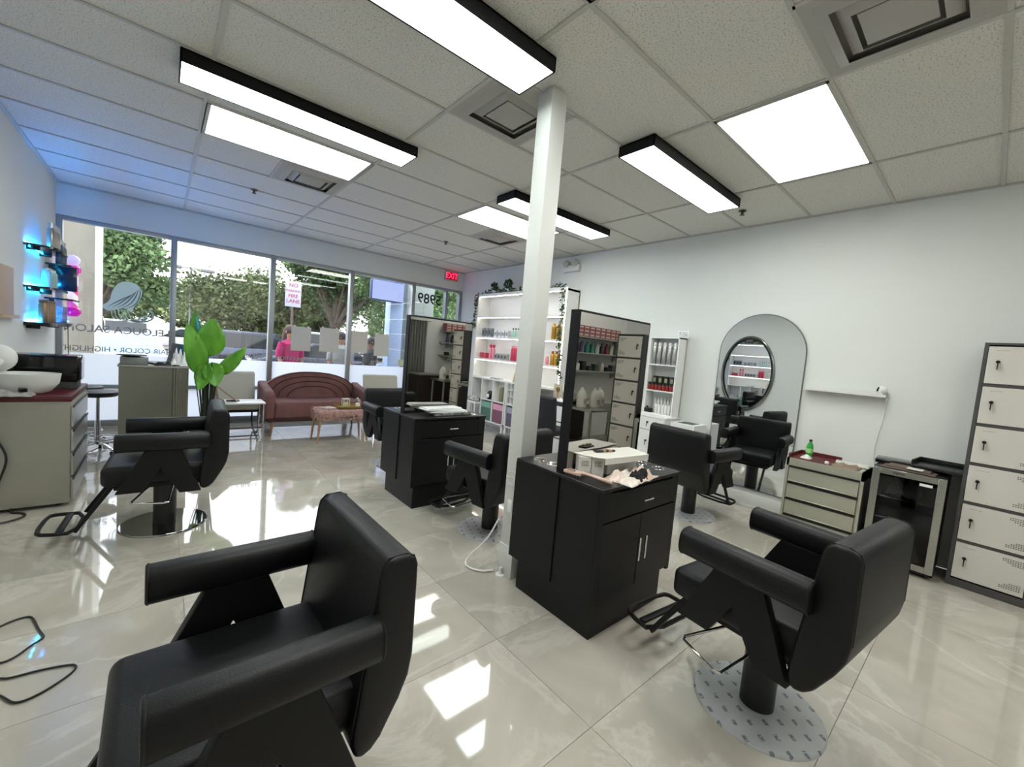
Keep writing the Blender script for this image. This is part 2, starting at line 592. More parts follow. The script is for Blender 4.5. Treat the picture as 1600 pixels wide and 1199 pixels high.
# storefront windows
mull = [XL+.02, 0.115, 1.32, 2.545, 3.725]
for k in range(4):
    x0, x1 = mull[k], mull[k+1]
    wroot = B(); wroot.box(x0-.035, x0+.035, YF, YF+.11, 0, HDR, .004)
    wroot.box(x0+.035, x1-.035, YF+.01, YF+.1, HDR-.05, HDR, .004)
    wroot.box(x0+.035, x1-.035, YF+.01, YF+.1, 0.02, .10, .004)
    wroot.box(x0+.035, x1-.035, YF+.02, YF+.09, .52, .57, .004)
    w = struct('window_%d' % (k+1), wroot, alu)
    b = B(); b.box(x0+.03, x1-.03, YF+.05, YF+.056, .10, HDR-.05); part('pane', b, winglass, w)
    for z0, z1 in ((.10, .52), (.57, .975)):
        b = B(); b.raw([(x0+.035, YF+.047, z0), (x1-.035, YF+.047, z0), (x1-.035, YF+.047, z1), (x0+.035, YF+.047, z1)], [(0, 1, 2, 3)])
        part('frosted_film', b, frost, w)
# door bay
b = B()
b.box(3.69, 3.76, YF-.01, YF+.11, 0, HDR, .004)
b.box(4.77, XR, YF, YF+.11, 0, HDR, .004)
b.box(3.76, 4.77, YF, YF+.1, HDR-.05, HDR, .004)
b.box(3.76, 4.77, YF, YF+.1, 1.93, 2.02, .004)
b.box(4.44, 4.50, YF, YF+.1, 0, HDR-.05, .004)
d = struct('door_1', b, alu)
b = B(); b.box(3.76, 4.44, YF+.05, YF+.056, 2.02, HDR-.05); part('transom_pane', b, winglass, d)
b = B(); b.box(4.50, 4.77, YF+.05, YF+.056, 0.1, HDR-.05); part('side_pane', b, winglass, d)
b = B(); b.box(3.78, 3.86, YF+.02, YF+.07, 0.02, 1.92, .003); b.box(4.35, 4.43, YF+.02, YF+.07, 0.02, 1.92, .003)
b.box(3.86, 4.35, YF+.02, YF+.07, 0.02, .2, .003); b.box(3.86, 4.35, YF+.02, YF+.07, 1.84, 1.92, .003)
leaf = part('door_leaf', b, alu, d)
b = B(); b.box(3.86, 4.35, YF+.045, YF+.05, .2, 1.84); part('glass', b, winglass, leaf)
b = B(); b.box(3.9, 4.33, YF-.03, YF+.0, 1.02, 1.06, .01); b.box(3.92, 3.95, YF-.02, YF+.03, 1.02, 1.06); b.box(4.29, 4.32, YF-.02, YF+.03, 1.02, 1.06)
part('push_bar', b, alu, leaf)
# lettering on the glass, read from the street
def vinyl_mat(name, dc, tcol, f=.5):
    mt = bpy.data.materials.new(name); mt.use_nodes = True
    n = mt.node_tree.nodes; l = mt.node_tree.links
    n.remove(n['Principled BSDF'])
    a = n.new('ShaderNodeBsdfTranslucent'); a.inputs[0].default_value = lin(tcol)
    b_ = n.new('ShaderNodeBsdfDiffuse'); b_.inputs[0].default_value = lin(dc)
    c_ = n.new('ShaderNodeMixShader'); c_.inputs[0].default_value = f
    l.new(a.outputs[0], c_.inputs[1]); l.new(b_.outputs[0], c_.inputs[2]); l.new(c_.outputs[0], n['Material Output'].inputs[0])
    return mt


vinyl = vinyl_mat('vinyl_letter_white', 'd0d0d0', '7c7e80')
vinylb = M('vinyl_letter_black', '15161a', 0.6)


def lettering(s, x, z, size, label, mt=vinyl, xs=1.0, y=YF+.0445, bold=True, nm='window_lettering'):
    me = text_mesh(s, size, 0.0008, True, bold)
    for v in me.vertices:
        v.co = Vector((v.co.x*xs, 0, v.co.y)) + Vector((0, v.co.z, 0))
    me.materials.append(mt)
    o = link(nm, me, None, (x, y, z))
    tag(o, label, 'lettering')
    return o


lettering('LELOUCA SALON', -.42, 1.29, .13, 'white salon name lettering on the left window below the hair logo', xs=1.0)
lettering('HAIR COLOR • HIGHLIGHT', -.43, 1.03, .098, 'white words HAIR COLOR and HIGHLIGHT low on the left window', xs=.92)
lettering('HAIR CUT • STYLE', .80, 1.03, .098, 'white words HAIR CUT low on the window behind the green plant', xs=1.05)
lettering('DESIGN • HEX RELAXATION', 1.93, 1.03, .092, 'white word RELAXATION low on the window above the pink sofa', xs=.9)
lettering('TEL', 3.02, 1.03, .098, 'three white letters low on the window right of the sofa')
lettering('5989', 4.1, 2.36, .27, 'large black mirrored street number 5989 above the door', vinylb, y=YF+.0455, bold=True, nm='street_number')
# hair logo
def smooth_poly(pts, n=2):
    pts = [Vector((p[0], p[1], 0)) for p in pts]
    for _ in range(n):
        q = []
        for i in range(len(pts)):
            a, c = pts[i], pts[(i+1) % len(pts)]
            q += [a*.75+c*.25, a*.25+c*.75]
        pts = q
    return [(p.x, p.y) for p in pts]


vinylt = vinyl_mat('vinyl_frosted_grey', 'c4cccc', 'c0cccc', .3)
b = B()
b.prism(smooth_poly([(-.60, 1.60), (-.52, 1.66), (-.50, 1.80), (-.43, 1.93), (-.30, 1.95), (-.20, 1.86), (-.22, 1.72), (-.29, 1.62), (-.30, 1.53), (-.38, 1.60), (-.46, 1.56), (-.55, 1.53)]), 'y', 0, .001)
for k in range(6):
    b.tube([(-.50+.03*k, 0, 1.57), (-.50+.04*k, 0, 1.46-.01*k), (-.42+.05*k, 0, 1.41+.005*k), (-.30+.04*k, 0, 1.43+.01*k), (-.2+.02*k, 0, 1.50+.01*k)], .0045, 4, smooth=2)
for k in range(3):
    b.tube([(-.32, 0, 1.45-.012*k), (-.2, 0, 1.43-.01*k), (-.10+.01*k, 0, 1.47), (-.085, 0, 1.55+.01*k), (-.14, 0, 1.58+.01*k)], .004, 4, smooth=2)
lg = thing('hair_logo', 'frosted logo of a woman with flowing hair on the left window', 'logo', (0, YF+.043, 0))
part('silhouette', b, vinylt, lg)
b = B()
for k in range(5):
    b.tube([(-.54+.045*k, -.001, 1.585), (-.46+.05*k, -.001, 1.66), (-.38+.04*k, -.001, 1.72+.02*k), (-.28+.012*k, -.001, 1.80+.02*k)], [.0015, .006, .006, .0015], 5, smooth=2)
part('strand_gap', b, M('logo_dark_line', '5e6a6c', .6), lg)['kind'] = 'stuff'
# paper sheets taped on the glass
paper_b = M('poster_back_paper', 'd2d0ca', 0.8)
tape = M('clear_tape', 'd8d8d0', 0.3)
for k, (x0, x1, z0, z1, lab) in enumerate([(1.62, 1.92, 1.17, 1.57, 'grey poster back taped on the window beside the no parking sign, leftmost of the sheets'),
                                     (2.06, 2.38, 1.18, 1.59, 'grey poster back taped a little left of the third window mullion, second sheet'),
                                     (2.59, 2.89, 1.2, 1.59, 'grey poster back taped just right of the third window mullion'),
                                     (3.02, 3.30, 1.165, 1.575, 'grey poster back, rightmost of the sheets on the glass')]):
    t = thing('taped_poster', lab, 'poster', (x0, YF+.042, z0), group='poster sheets taped on the window')
    b = B(); b.box(0, x1-x0, 0, .001, 0, z1-z0); part('sheet', b, paper_b, t)
    b = B(); b.box(.03, .06, -.001, 0, z1-z0-.03, z1-z0+.02); b.box(x1-x0-.06, x1-x0-.03, -.001, 0, z1-z0-.03, z1-z0+.02); part('tape', b, tape, t)
b = B(); b.box(0, .16, 0, .001, 0, .12); solo('door_hours_sticker', b, M('hours_print', 'a8b47a', .6, hex2='e4e4da', scale=40), 'small green and white sticker on the glass beside the blue column', 'sticker', (3.5, YF+.042, 1.0))

# ================================================================ POST
pw = .0625
t = thing('support_post', 'white square steel post rising from the floor to the ceiling', 'post', (1.781, 1.923, 0))
b = B(); b.box(-pw, pw, -pw, pw, 0, H+.008, .006); part('shaft', b, white, t)
b = B(); b.box(-pw-.006, pw+.006, -pw-.006, pw+.006, .0, .20, .004); part('base_sleeve', b, white, t)
b = B()
for z in (.60, .64, .68):
    for k in range(5):
        u = -pw+.012+k*.025
        b.ball((u, -pw, z), .006, sub=1); b.ball((-pw, u, z), .006, sub=1)
part('studded_band', b, M('crackled_plaster', 'd6d6d2', .5), t)['kind'] = 'stuff'
b = B(); b.box(-pw-.004, -pw, -.02, .02, .42, .50, .002); part('outlet_plate', b, whitep, t)
b = B(); b.cyl((-pw-.02, .015, 0), (-pw-.02, .015, .05), .012); b.cyl((-pw-.02, .015, 0), (-pw-.02, .015, .006), .03); part('floor_anchor', b, whitep, t)
b = B(); b.tube([(1.70, 2.0, .35), (1.66, 2.05, .2), (1.60, 2.2, .012), (1.55, 2.12, .012), (1.60, 2.02, .012), (1.68, 1.99, .012)], .006, smooth=2)
solo('white_cable', b, whitep, 'white cable looping over the floor at the foot of the white post', 'cable')

# ================================================================ CEILING LIGHTS
lab = {0: 'black framed linear ceiling light nearest the camera, cut by the top edge', 1: 'black framed linear ceiling light on the left next to a recessed panel',
       2: 'black framed linear ceiling light partly behind the white post', 3: 'black framed linear ceiling light beside the large square-looking panel'}
for k, (x0, x1, y0, y1) in enumerate([(0.08, 1.565, 1.69, 1.98), (.055, 1.54, 3.195, 3.485), (2.58, 4.09, 3.2, 3.49), (2.54, 4.0, 1.69, 1.98)]):
    t = thing('linear_ceiling_light', lab[k], 'ceiling light', ((x0+x1)/2, (y0+y1)/2, H-.075), group='black framed linear ceiling lights')
    w, d_ = (x1-x0)/2, (y1-y0)/2
    b = B(); b.box(-w, w, -d_, -d_+.008, 0, .075); b.box(-w, w, d_-.008, d_, 0, .075); b.box(-w, -w+.008, -d_, d_, 0, .075); b.box(w-.008, w, -d_, d_, 0, .075); b.box(-w, w, -d_, d_, .066, .0755)
    part('frame', b, matte, t)
    b = B(); b.box(-w+.008, w-.008, -d_+.008, d_-.008, .003, .012); part('diffuser', b, linear_e, t)
plab = ['recessed white light panel on the left, next to the long black framed light', 'recessed white light panel half hidden behind the white post',
        'recessed white light panel at the upper right of the room', 'recessed white light panel whose corner just shows at the top edge',
        'added light panel over the alcove, put in to brighten the mirror views', 'added light panel behind the camera, put in to brighten the mirror views']
for k, (x, y) in enumerate(panels):
    t = thing('recessed_panel_light', plab[k], 'ceiling light', (x+.61, y+.305, H), group='recessed light panels')
    b = B(); b.box(-.597, .597, -.292, .292, .006, .03); b.box(-.605, .605, -.3, -.285, -.001, .008); b.box(-.605, .605, .285, .3, -.001, .008); b.box(-.605, -.575, -.3, .3, -.001, .008); b.box(.575, .605, -.3, .3, -.001, .008)
    part('frame', b, grid, t)
    b = B(); b.box(-.575, .575, -.285, .285, .000, .006); part('diffuser', b, panel_e, t)
ventm = M('vent_cream_paint', 'a9a6a0', .6)
vlab = ['square louvred ceiling vent at the upper right edge of the picture', 'square louvred ceiling vent just left of the white post',
        'square louvred ceiling vent under the left recessed panel', 'square louvred ceiling vent beyond the light panel behind the post']
for k, (x, y) in enumerate(halfvents):
    t = thing('ceiling_vent', vlab[k], 'vent', (x+.305, y+.305, H), group='square ceiling vents')
    b = B(); b.box(-.295, .295, -.295, .295, .02, .028); part('backing', b, M('vent_dark', '8a8780', .8), t)
    def ring(r1, r2, z1, z2):
        bb = B()
        v = []
        for rr, z in ((r1, z1), (r2, z2)):
            v += [(-rr, -rr, z), (rr, -rr, z), (rr, rr, z), (-rr, rr, z)]
        for rr, z in ((r1, z1+.004), (r2, z2+.004)):
            v += [(-rr, -rr, z), (rr, -rr, z), (rr, rr, z), (-rr, rr, z)]
        f = []
        for i in range(4):
            j = (i+1) % 4
            f += [(i, j, 4+j, 4+i), (8+i, 12+i, 12+j, 8+j), (i, 8+i, 8+j, j), (4+i, 4+j, 12+j, 12+i)]
        bb.raw(v, f); return bb
    part('flange', ring(.297, .25, -.001, .0), ventm, t)
    part('louvre', ring(.262, .20, .006, -.022), ventm, t)
    part('louvre', ring(.185, .135, .004, -.026), ventm, t)
    b = B(); b.box(-.118, .118, -.118, .118, -.02, -.012, .003); part('centre_plate', b, ventm, t)
for k, (x, y, lb) in enumerate([(.764, 5.6, 'small sprinkler head near the left recessed panel, toward the windows'), (4.31, 1.79, 'small sprinkler head beside the right linear light'), (3.22, 5.55, 'small sprinkler head on the ceiling left of the post near the exit sign')]):
    b = B(); b.lathe([(.035, 0), (.035, -.006), (.012, -.01), (.012, -.035), (.022, -.037), (.022, -.041), (0, -.042)], 16)
    solo('sprinkler', b, M('sprinkler_metal', '55544f', .4, .8), lb, 'sprinkler', (x, y, H), group='ceiling sprinklers')

# exit sign
t = thing('exit_sign', 'small red illuminated EXIT sign on the wall above the door', 'sign', (4.52, YF, 2.80))
b = B(); b.box(-.15, .15, -.05, 0, 0, .19, .006); part('housing', b, M('exit_housing', 'c9b4b0', .4), t)
me = text_mesh('EXIT', .16, .002, False, True)
for v in me.vertices: v.co = Vector((v.co.x*.85, -.053+v.co.z*-1, v.co.y+.095))
me.materials.append(ematerial('exit_red', 'ff1f3c', 2.5)); link('letters', me, t)
b = B(); b.box(-.13, .13, -.0512, -.050, .02, .17); part('glow_face', b, ematerial('exit_glow', 'c01830', .22), t)
# emergency light
t = thing('emergency_light', 'white twin-head emergency light on the right wall above the plants', 'emergency light', (XR, 4.42, 2.76))
b = B(); b.box(-.06, 0, -.16, .16, 0, .1, .01); part('housing', b, white, t)
for s in (-.09, .09):
    b = B(); b.lathe([(.0, -.03), (.045, -.03), (.05, .0), (.05, .02), (.03, .05), (0, .052)], 20, mat=Matrix.Translation((-.07, s, .12)) @ Matrix.Rotation(R(-70), 4, 'Y'))
    part('lamp_head', b, M('emergency_head', 'b6b6b2', .3), t)

# ================================================================ SALON CHAIRS
def make_chair(disc_mat, label, film):
    t = thing('salon_chair', label, 'salon chair', group='black salon chairs')
    b = B(); b.box(-.25, .31, -.25, .25, .37, .50, .035, 4); part('seat', b, leather, t)
    b = B()
    b.prism([(-.243, .82), (-.25, .85), (-.268, .868), (-.315, .870), (-.342, .858), (-.352, .83), (-.354, .56), (-.345, .50), (-.32, .44), (-.27, .35), (-.245, .325), (-.215, .315), (-.195, .33), (-.188, .37)], 'y', -.292, .292, .014, 3)
    bk = part('backrest', b, leather, t)
    for s in (-.278, .278):
        b = B(); b.tube([(-.353, s, .56), (-.351, s, .83), (-.341, s, .857), (-.315, s, .869), (-.268, s, .867), (-.25, s, .849), (-.243, s, .82), (-.189, s, .38)], .0028, 6)
        part('piping', b, leather, bk)
    b = B(); b.box(-.2, .25, -.2, .2, .335, .375, .004); part('seat_frame', b, matte, t)
    for s in (-1, 1):
        lo, hi = sorted((s*.258, s*.30))
        sec = []
        for k in range(28):
            a = 2*PI*k/28
            ca, sa = math.cos(a), math.sin(a)
            k2 = (abs(ca)**2.7+abs(sa)**2.7)**(-1/2.7)
            sec.append((s*.298+.050*ca*k2, .665+.057*sa*k2))
        b = B(); b.prism(sec, 'x', -.243, .238, .006, 2)
        ar = part('armrest', b, leather, t)
        for x in (-.236, .231):
            b = B()
            pts = []
            for k in range(28):
                a = 2*PI*k/28
                ca, sa = math.cos(a), math.sin(a)
                k2 = (abs(ca)**2.7+abs(sa)**2.7)**(-1/2.7)
                pts.append((x, s*.298+.0495*ca*k2, .665+.0565*sa*k2))
            b.tube(pts, .003, 5, closed=True)
            part('piping', b, leather, ar)
        b = B(); b.prism([(-.085, .62), (.09, .62), (.235, .338), (.10, .338), (.015, .49), (-.085, .31), (-.20, .31)], 'y', lo, hi, .002, 1)
        part('arm_support', b, matte, t)
    b = B(); b.cyl((0, 0, .012), (0, 0, .345), .066, seg=32); part('column', b, black, t)
    b = B(); b.lathe([(.25, 0), (.25, .006), (.245, .012), (.07, .016), (0, .016)], 56)
    part('base_disc', b, disc_mat, t, 'disc still wrapped in printed film' if film else 'polished chrome disc')
    # footrest: two bars down to a flat loop with a cross bar
    b = B(); b.tube([(.425, -.18, .085), (.56, -.18, .095), (.60, -.14, .10), (.60, .14, .10), (.56, .18, .095), (.425, .18, .085)], .012, 6, closed=True, smooth=1)
    ft = part('footrest', b, matte, t)
    for s in (-.18, .18):
        b = B(); b.box(-.012, .012, -.011, .011, 0, .325, .003, 1, Matrix.Translation((.255, s, .365)) @ Matrix.Rotation(R(148), 4, 'Y'))
        part('foot_bar', b, matte, ft)
    b = B(); b.box(.48, .515, -.165, .165, .085, .10, .004); part('cross_bar', b, matte, ft)
    b = B(); b.tube([(.06, .05, .325), (.15, .36, .30), (.14, .385, .30), (-.01, .43, .295), (-.03, .42, .295), (-.05, .06, .315)], .006, 8)
    part('pump_lever', b, chrome, t)
    return t


dg_ = 180
cA = make_chair(chromed, 'black salon chair in the left foreground, the largest, cut by the bottom edge', False)
cA.location = (.215, 1.29, 0); cA.rotation_euler = (0, 0, R(180.6))
cB = dup(cA, (.039, 3.775, 0.0), R(177.4), 'black salon chair in side view on a polished chrome disc near the left wall')
cD = make_chair(filmd, 'black salon chair in the right foreground facing the near station', True)
cD.location = (2.0, .52, 0.0); cD.rotation_euler = (0, 0, R(83.6))
cC = dup(cD, (2.055, 2.53, 0), R(97.7), 'black salon chair partly hidden behind the white post, facing the far station')
cE = dup(cD, (4.012, 1.84, 0), R(-5.7), 'black salon chair seen from behind, facing the arched mirror')
cF = dup(cD, (2.16, 4.57, 0), R(-92), 'black salon chair behind the far station, facing the camera')
for c, dz in ((cA, -.015), (cD, .04), (cC, -.01)):      # hydraulic height differs chair by chair
    for ch in list(bpy.data.objects):
        if ch.parent == c and not ch.name.startswith(('base_disc', 'column')): ch.location.z += dz

# ================================================================ STATIONS
def make_station(label, y):
    t = thing('styling_station', label, 'styling station', (2.03, y, 0), group='double sided styling stations')
    # local x -.375..+.375, y 0(front)..+.63
    b = B(); b.box(-.375, .375, .018, .63, .2, .79); part('cabinet_body', b, laminate, t)
    b = B(); b.box(-.335, .33, .03, .60, 0, .2); part('plinth', b, laminate, t)
    b = B(); b.box(-.38, .385, -.005, .64, .79, .81, .003, 1); part('worktop', b, lamtop, t)
    b = B(); b.box(-.383, -.375, .285, .345, .2, .79); part('side_batten', b, laminate, t)
    b = B(); b.box(.375, .383, .285, .345, .2, .79); part('side_batten', b, laminate, t)
    for fy, sg in ((0, 1), (.63, -1)):
        lo, hi = (fy, fy+.016) if sg > 0 else (fy, fy+.016)
        yy = lo-.0 if sg > 0 else hi
        b = B(); b.box(-.30, .30, lo, hi, .63, .775, .002, 1); dr = part('drawer', b, laminate, t)
        b = B(); hz = .705
        yo = -.028 if sg > 0 else .675
        b.cyl((-.035, yo, hz), (.055, yo, hz), .0045, seg=10); b.cyl((-.03, yo, hz), (-.03, fy+.008, hz), .003, seg=8); b.cyl((.05, yo, hz), (.05, fy+.008, hz), .003, seg=8)
        part('handle', b, chrome, dr)
        for s in (-1, 1):
            b = B(); b.box(*sorted((s*.002, s*.345)), lo, hi, .215, .62, .002, 1); do = part('door', b, laminate, t)
            b = B(); b.cyl((s*.03, yo, .37), (s*.03, yo, .50), .0055, seg=10); b.cyl((s*.03, yo, .385), (s*.03, fy+.008, .385), .003, seg=8); b.cyl((s*.03, yo, .485), (s*.03, fy+.008, .485), .003, seg=8)
            part('handle', b, chrome, do)
        for sx0 in (-.375, .345):
            b = B(); b.box(sx0, sx0+.03, lo, hi, .2, .79); part('frame_stile', b, laminate, t)
        for sx0 in (-.345, .3):
            b = B(); b.box(sx0, sx0+.045, lo, hi, .63, .79); part('frame_stile', b, laminate, t)
    for x, yy in ((-.27, .44), (-.27, .55), (.30, .10), (.30, .22)):
        b = B(); b.tube([(x+.036*math.cos(a*PI/12), yy+.036*math.sin(a*PI/12), .8105) for a in range(24)], .0035, 6, closed=True); rg = part('tool_holder_ring', b, chrome, t)
        b = B(); b.lathe([(.035, .8100), (.035, .8115), (0, .8115)], 24, (x, yy, 0)); part('holder_hole', b, blackg, rg)
    # mirror, glass on both faces
    b = B(); b.box(-.345, .345, .285, .345, .81, 1.70)
    fr = part('mirror_frame', b, matte, t)
    b = B(); b.box(-.333, .336, .2835, .285, .83, 1.688); part('mirror_glass', b, mirrord, fr)
    b = B(); b.box(-.333, .336, .345, .3465, .83, 1.688); part('mirror_glass', b, mirrord, fr)
    return t


st1 = make_station('black styling station nearest the camera, beside the white post, with boxes on top', 1.18)
st2 = dup(st1, (2.03, 3.16, 0), 0, 'black styling station farther back, left of the post, with folded towels on top')

# things on station 1 (z .81)
cardb = M('white_card', 'cfcec8', .6); paperw = M('white_paper', 'dedcd4', .7)
lidm = M('box_print_grey', '8e8c86', .7, hex2='b8b6b0', scale=60)
t = thing('product_box', 'small white product box on the near station, left of the pair', 'box', (1.765, 1.405, .811), R(-36), 'white product boxes on the near station')
b = B(); b.box(-.034, .034, -.035, .035, 0, .105, .001, 1); part('carton', b, cardb, t)
b = B(); b.box(-.02, .02, -.0365, -.035, .055, .085); part('printed_label', b, lidm, t)
dup(t, (1.822, 1.362, .811), R(-36), 'small white product box on the near station, right of the pair')
b = B(); b.prism([(-.24, .08), (-.235, .02), (-.19, -.06), (-.16, -.09), (.19, -.10), (.23, .07), (.05, .085)], 'z', 0, .003); b.prism([(-.17, -.088), (.19, -.101), (.185, -.103), (-.165, -.091)], 'z', -.03, .003)
solo('paper_sheet', b, paperw, 'white paper sheet draped over the boxes on the near station', 'paper', (1.975, 1.365, .919), R(-4))
t = thing('open_carton', 'flat white open carton leaning behind the product boxes', 'box', (2.04, 1.392, .811), R(2))
b = B(); b.box(-.15, .15, -.05, .05, .0, .095, .001, 1); part('carton', b, cardb, t)
b = B(); b.prism([(-.15, .095), (.15, .095), (.15, .098), (-.15, .101)], 'y', -.055, .055); part('flap', b, paperw, t)
t = thing('hair_clip_comb', 'dark comb with tan sections lying on the paper over the boxes', 'comb', (1.93, 1.39, .9235), R(-12))
b = B(); b.box(-.07, .07, -.008, .008, 0, .01, .003); b.box(-.06, .05, .008, .035, 0, .006); part('comb_body', b, black, t)
b = B(); b.box(-.02, .0, -.01, .01, .0, .013, .003); b.box(.02, .045, -.01, .01, .0, .013, .003); part('tan_section', b, M('tan_wood', 'b79a72', .5), t)
# brush
t = thing('vent_brush', 'pale pink vent hair brush lying at the left front of the near station', 'hair brush', (1.728, 1.315, .812), R(-78))
pinkp = M('pale_pink_plastic', 'd8b9ab', .35)
b = B(); b.tube([(-.09, 0, .016), (-.02, 0, .022), (.02, 0, .018), (.12, -.0, .014)], [.012, .008, .009, .012], 10, smooth=1); part('handle', b, pinkp, t)
b = B(); b.box(-.15, -.05, -.027, -.02, .008, .024, .003); b.box(-.15, -.05, .02, .027, .008, .024, .003); b.box(-.155, -.148, -.025, .025, .008, .024, .003)
for k in range(6): b.box(-.14+k*.016, -.135+k*.016, -.022, .022, .018, .023)
part('vented_head', b, pinkp, t)
b = B()
for k in range(6):
    for y in (-.02, 0, .02): b.cyl((-.14+k*.016, y, .018), (-.14+k*.016, y, .001), .0015, seg=5)
part('bristle', b, whitep, t)['kind'] = 'stuff'


# crumpled cloth / cape
def crumple(lx, ly, amp, seed, nx=26, ny=20, base=.012, rag=.12):
    from mathutils import noise
    b = B(); v = []; f = []
    for j in range(ny+1):
        for i in range(nx+1):
            u, w = i/nx*2-1, j/ny*2-1
            edge = 1+rag*noise.noise(Vector((u*2+seed, w*2, seed)))
            x, y = u*lx/2*edge, w*ly/2*edge
            h = base+amp*abs(noise.noise(Vector((u*2.2+seed*3, w*2.2, seed))))*1.6 + amp*.35*noise.noise(Vector((u*6, w*6, seed)))
            h *= max(.15, 1-(max(abs(u), abs(w)))**4)
            v.append((x, y, max(.002, h)))
    n = len(v); v += [(p[0], p[1], max(0, p[2]-.003)) for p in v]
    W = nx+1
    for j in range(ny):
        for i in range(nx):
            a = j*W+i
            f.append((a, a+1, a+W+1, a+W)); f.append((n+a, n+a+W, n+a+W+1, n+a+1))
    for i in range(nx):
        f.append((i, n+i, n+i+1, i+1)); a = ny*W+i; f.append((a, a+1, n+a+1, n+a))
    for j in range(ny):
        a = j*W; f.append((a, a+W, n+a+W, n+a)); a = j*W+nx; f.append((a, n+a, n+a+W, a+W))
    b.raw(v, f); return b


t = thing('rubber_gloves', 'crumpled white and pink gloves with a black opening at the front of the near station', 'gloves', (1.97, 1.235, .811), R(8))
b = crumple(.32, .17, .05, 3.3); part('glove', b, M('white_vinyl', 'dcd8d0', .4, hex2='d9b9a8', scale=9), t, ang=80)
b = crumple(.14, .08, .03, 8.1, base=.03); part('black_cuff', b, M('black_cloth', '0c0c0d', .8), t, ang=80, loc=(.03, -.04, .004))
# towels on station 2
toww = M('white_towel', 'f2f2f0', .9, bump=.4, bscale=180)
towd = M('grey_striped_towel', '9a9a98', .9, hex2='3a3a3a', scale=30, bump=.4, bscale=180)
for k, (lb, mt, dx, dy, r) in enumerate([('grey striped folded towel at the bottom of the stack on the far station', towd, .04, 0, 2), ('white folded towel in the middle of the stack on the far station', toww, 0, .01, -3), ('white folded towel on top of the stack on the far station', toww, -.05, .02, 5)]):
    b = B()
    b.box(-.2, .2, -.07, .07, 0, .012, .006, 3); b.box(-.19, .195, -.068, .066, .011, .022, .005, 3)
    solo('folded_towel', b, mt, lb, 'towel', (2.05+dx, 3.30+dy, .811+.023*k), R(r), 'folded towels on the far station')

# ================================================================ RIGHT WALL: lockers, fridge, tool cabinet
greyf = M('dark_grey_locker_steel', '4a4848', .45, .2)
lockd = M('light_locker_door', 'cdc9c0', .45, noise=.02, scale=2)
t = thing('locker_column', 'tall light grey locker column with six doors and dark grey frame', 'locker', (4.5, .085, 0))
b = B(); b.box(0, .34, -.385, 0, 0, .055); b.box(0, .34, -.385, 0, 1.785, 1.80); b.box(0, .34, -.02, 0, .055, 1.785); b.box(0, .34, -.385, -.365, .055, 1.785); b.box(.32, .34, -.365, -.02, .055, 1.785)
part('carcass', b, greyf, t)
b = B()
for k in range(5): b.box(.002, .3, -.365, -.02, .055+.2885*(k+1)-.009, .055+.2885*(k+1)+.009)
part('shelf', b, greyf, t)
for k in range(6):
    z0 = .055+.2885*k+.012; z1 = z0+.2885-.024
    b = B(); b.box(-.004, .014, -.362, -.023, z0, z1, .002, 1); do = part('locker_door', b, lockd, t)
    b = B(); b.cyl((-.004, -.075, z0+.155), (-.014, -.075, z0+.155), .011, seg=14); b.box(-.03, -.014, -.078, -.072, z0+.10, z0+.155, .001, 1); part('lock_with_key', b, M('lock_black_metal', '2a2a28', .3, .8), do)
    b = B()
    for i in range(9):
        for j in range(4):
            for s, zz in ((1, z0+.03), (-1, z1-.03)):
                if i+j*2 <= 10: b.box(-.0052, -.0038, -.345+i*.011, -.338+i*.011, zz+s*j*.012, zz+s*j*.012+.006)
    for i in range(7): b.box(-.0048, -.0038, -.12+i*.009, -.115+i*.009, z1-.03, z1-.027)
    part('vent_slots', b, M('vent_hole_grey', '5c5a55', .7), do)['kind'] = 'stuff'

t = thing('beverage_fridge', 'small steel framed glass door fridge between lockers and tool cabinet', 'fridge', (4.38, .15, 0))
W = .415
b = B(); b.box(.03, .45, 0, .02, .03, .78); b.box(.03, .45, W-.02, W, .03, .78); b.box(.03, .45, 0, W, .03, .06); b.box(.03, .45, 0, W, .75, .785); b.box(.43, .45, 0, W, .03, .78)
part('cabinet', b, M('fridge_black', '0f0f10', .4), t)
b = B(); b.box(0, .028, 0, .045, .05, .78, .002, 1); b.box(0, .028, W-.045, W, .05, .78, .002, 1); b.box(0, .028, .045, W-.045, .05, .095, .002, 1); b.box(0, .028, .045, W-.045, .735, .78, .002, 1)
dr = part('door_frame', b, steel, t)
b = B(); b.box(.010, .014, .045, W-.045, .095, .735); part('door_glass', b, glass_thin('smoked_glass', .06, 'b0b0b0'), dr)
me = text_mesh('Danby', .022, .0004, False, True)
me2 = text_mesh('EdgeStar', .02, .0004, False, True)
for v in me2.vertices: v.co = Vector((-.001-v.co.z, W*.62-v.co.x, .757+v.co.y))
me2.materials.append(black); link('badge', me2, dr)
b = B(); b.box(-.001, .0, .07, .14, .70, .72); part('sticker', b, whitep, dr)
for z in (.22, .38, .55):
    b = B()
    for k in range(9): b.cyl((.05, .03+k*.044, z), (.42, .03+k*.044, z), .002, seg=5)
    b.cyl((.05, .02, z), (.05, W-.02, z), .003, seg=5)
    part('wire_shelf', b, chrome, t)
for k in range(3):
    b = B(); b.box(.06, .08, .03+k*.1, .05+k*.1, .0, .03)
b = B()
for x in (.07, .40):
    for y in (.04, W-.04): b.cyl((x, y, 0), (x, y, .03), .015)
part('foot', b, black, t)
for k, (y, z, h, lb) in enumerate([(.30, .55, .14, 'clear package on the top shelf inside the fridge'), (.24, .06, .11, 'white package at the bottom inside the fridge')]):
    b = crumple(.2, .2, h, 4.4+k, 14, 14, base=.03)
    solo('plastic_package', b, M('package_white', 'c9c9c4', .4), lb, 'package', (4.60, .15+y-.06, z+.005), 0, ang=80)
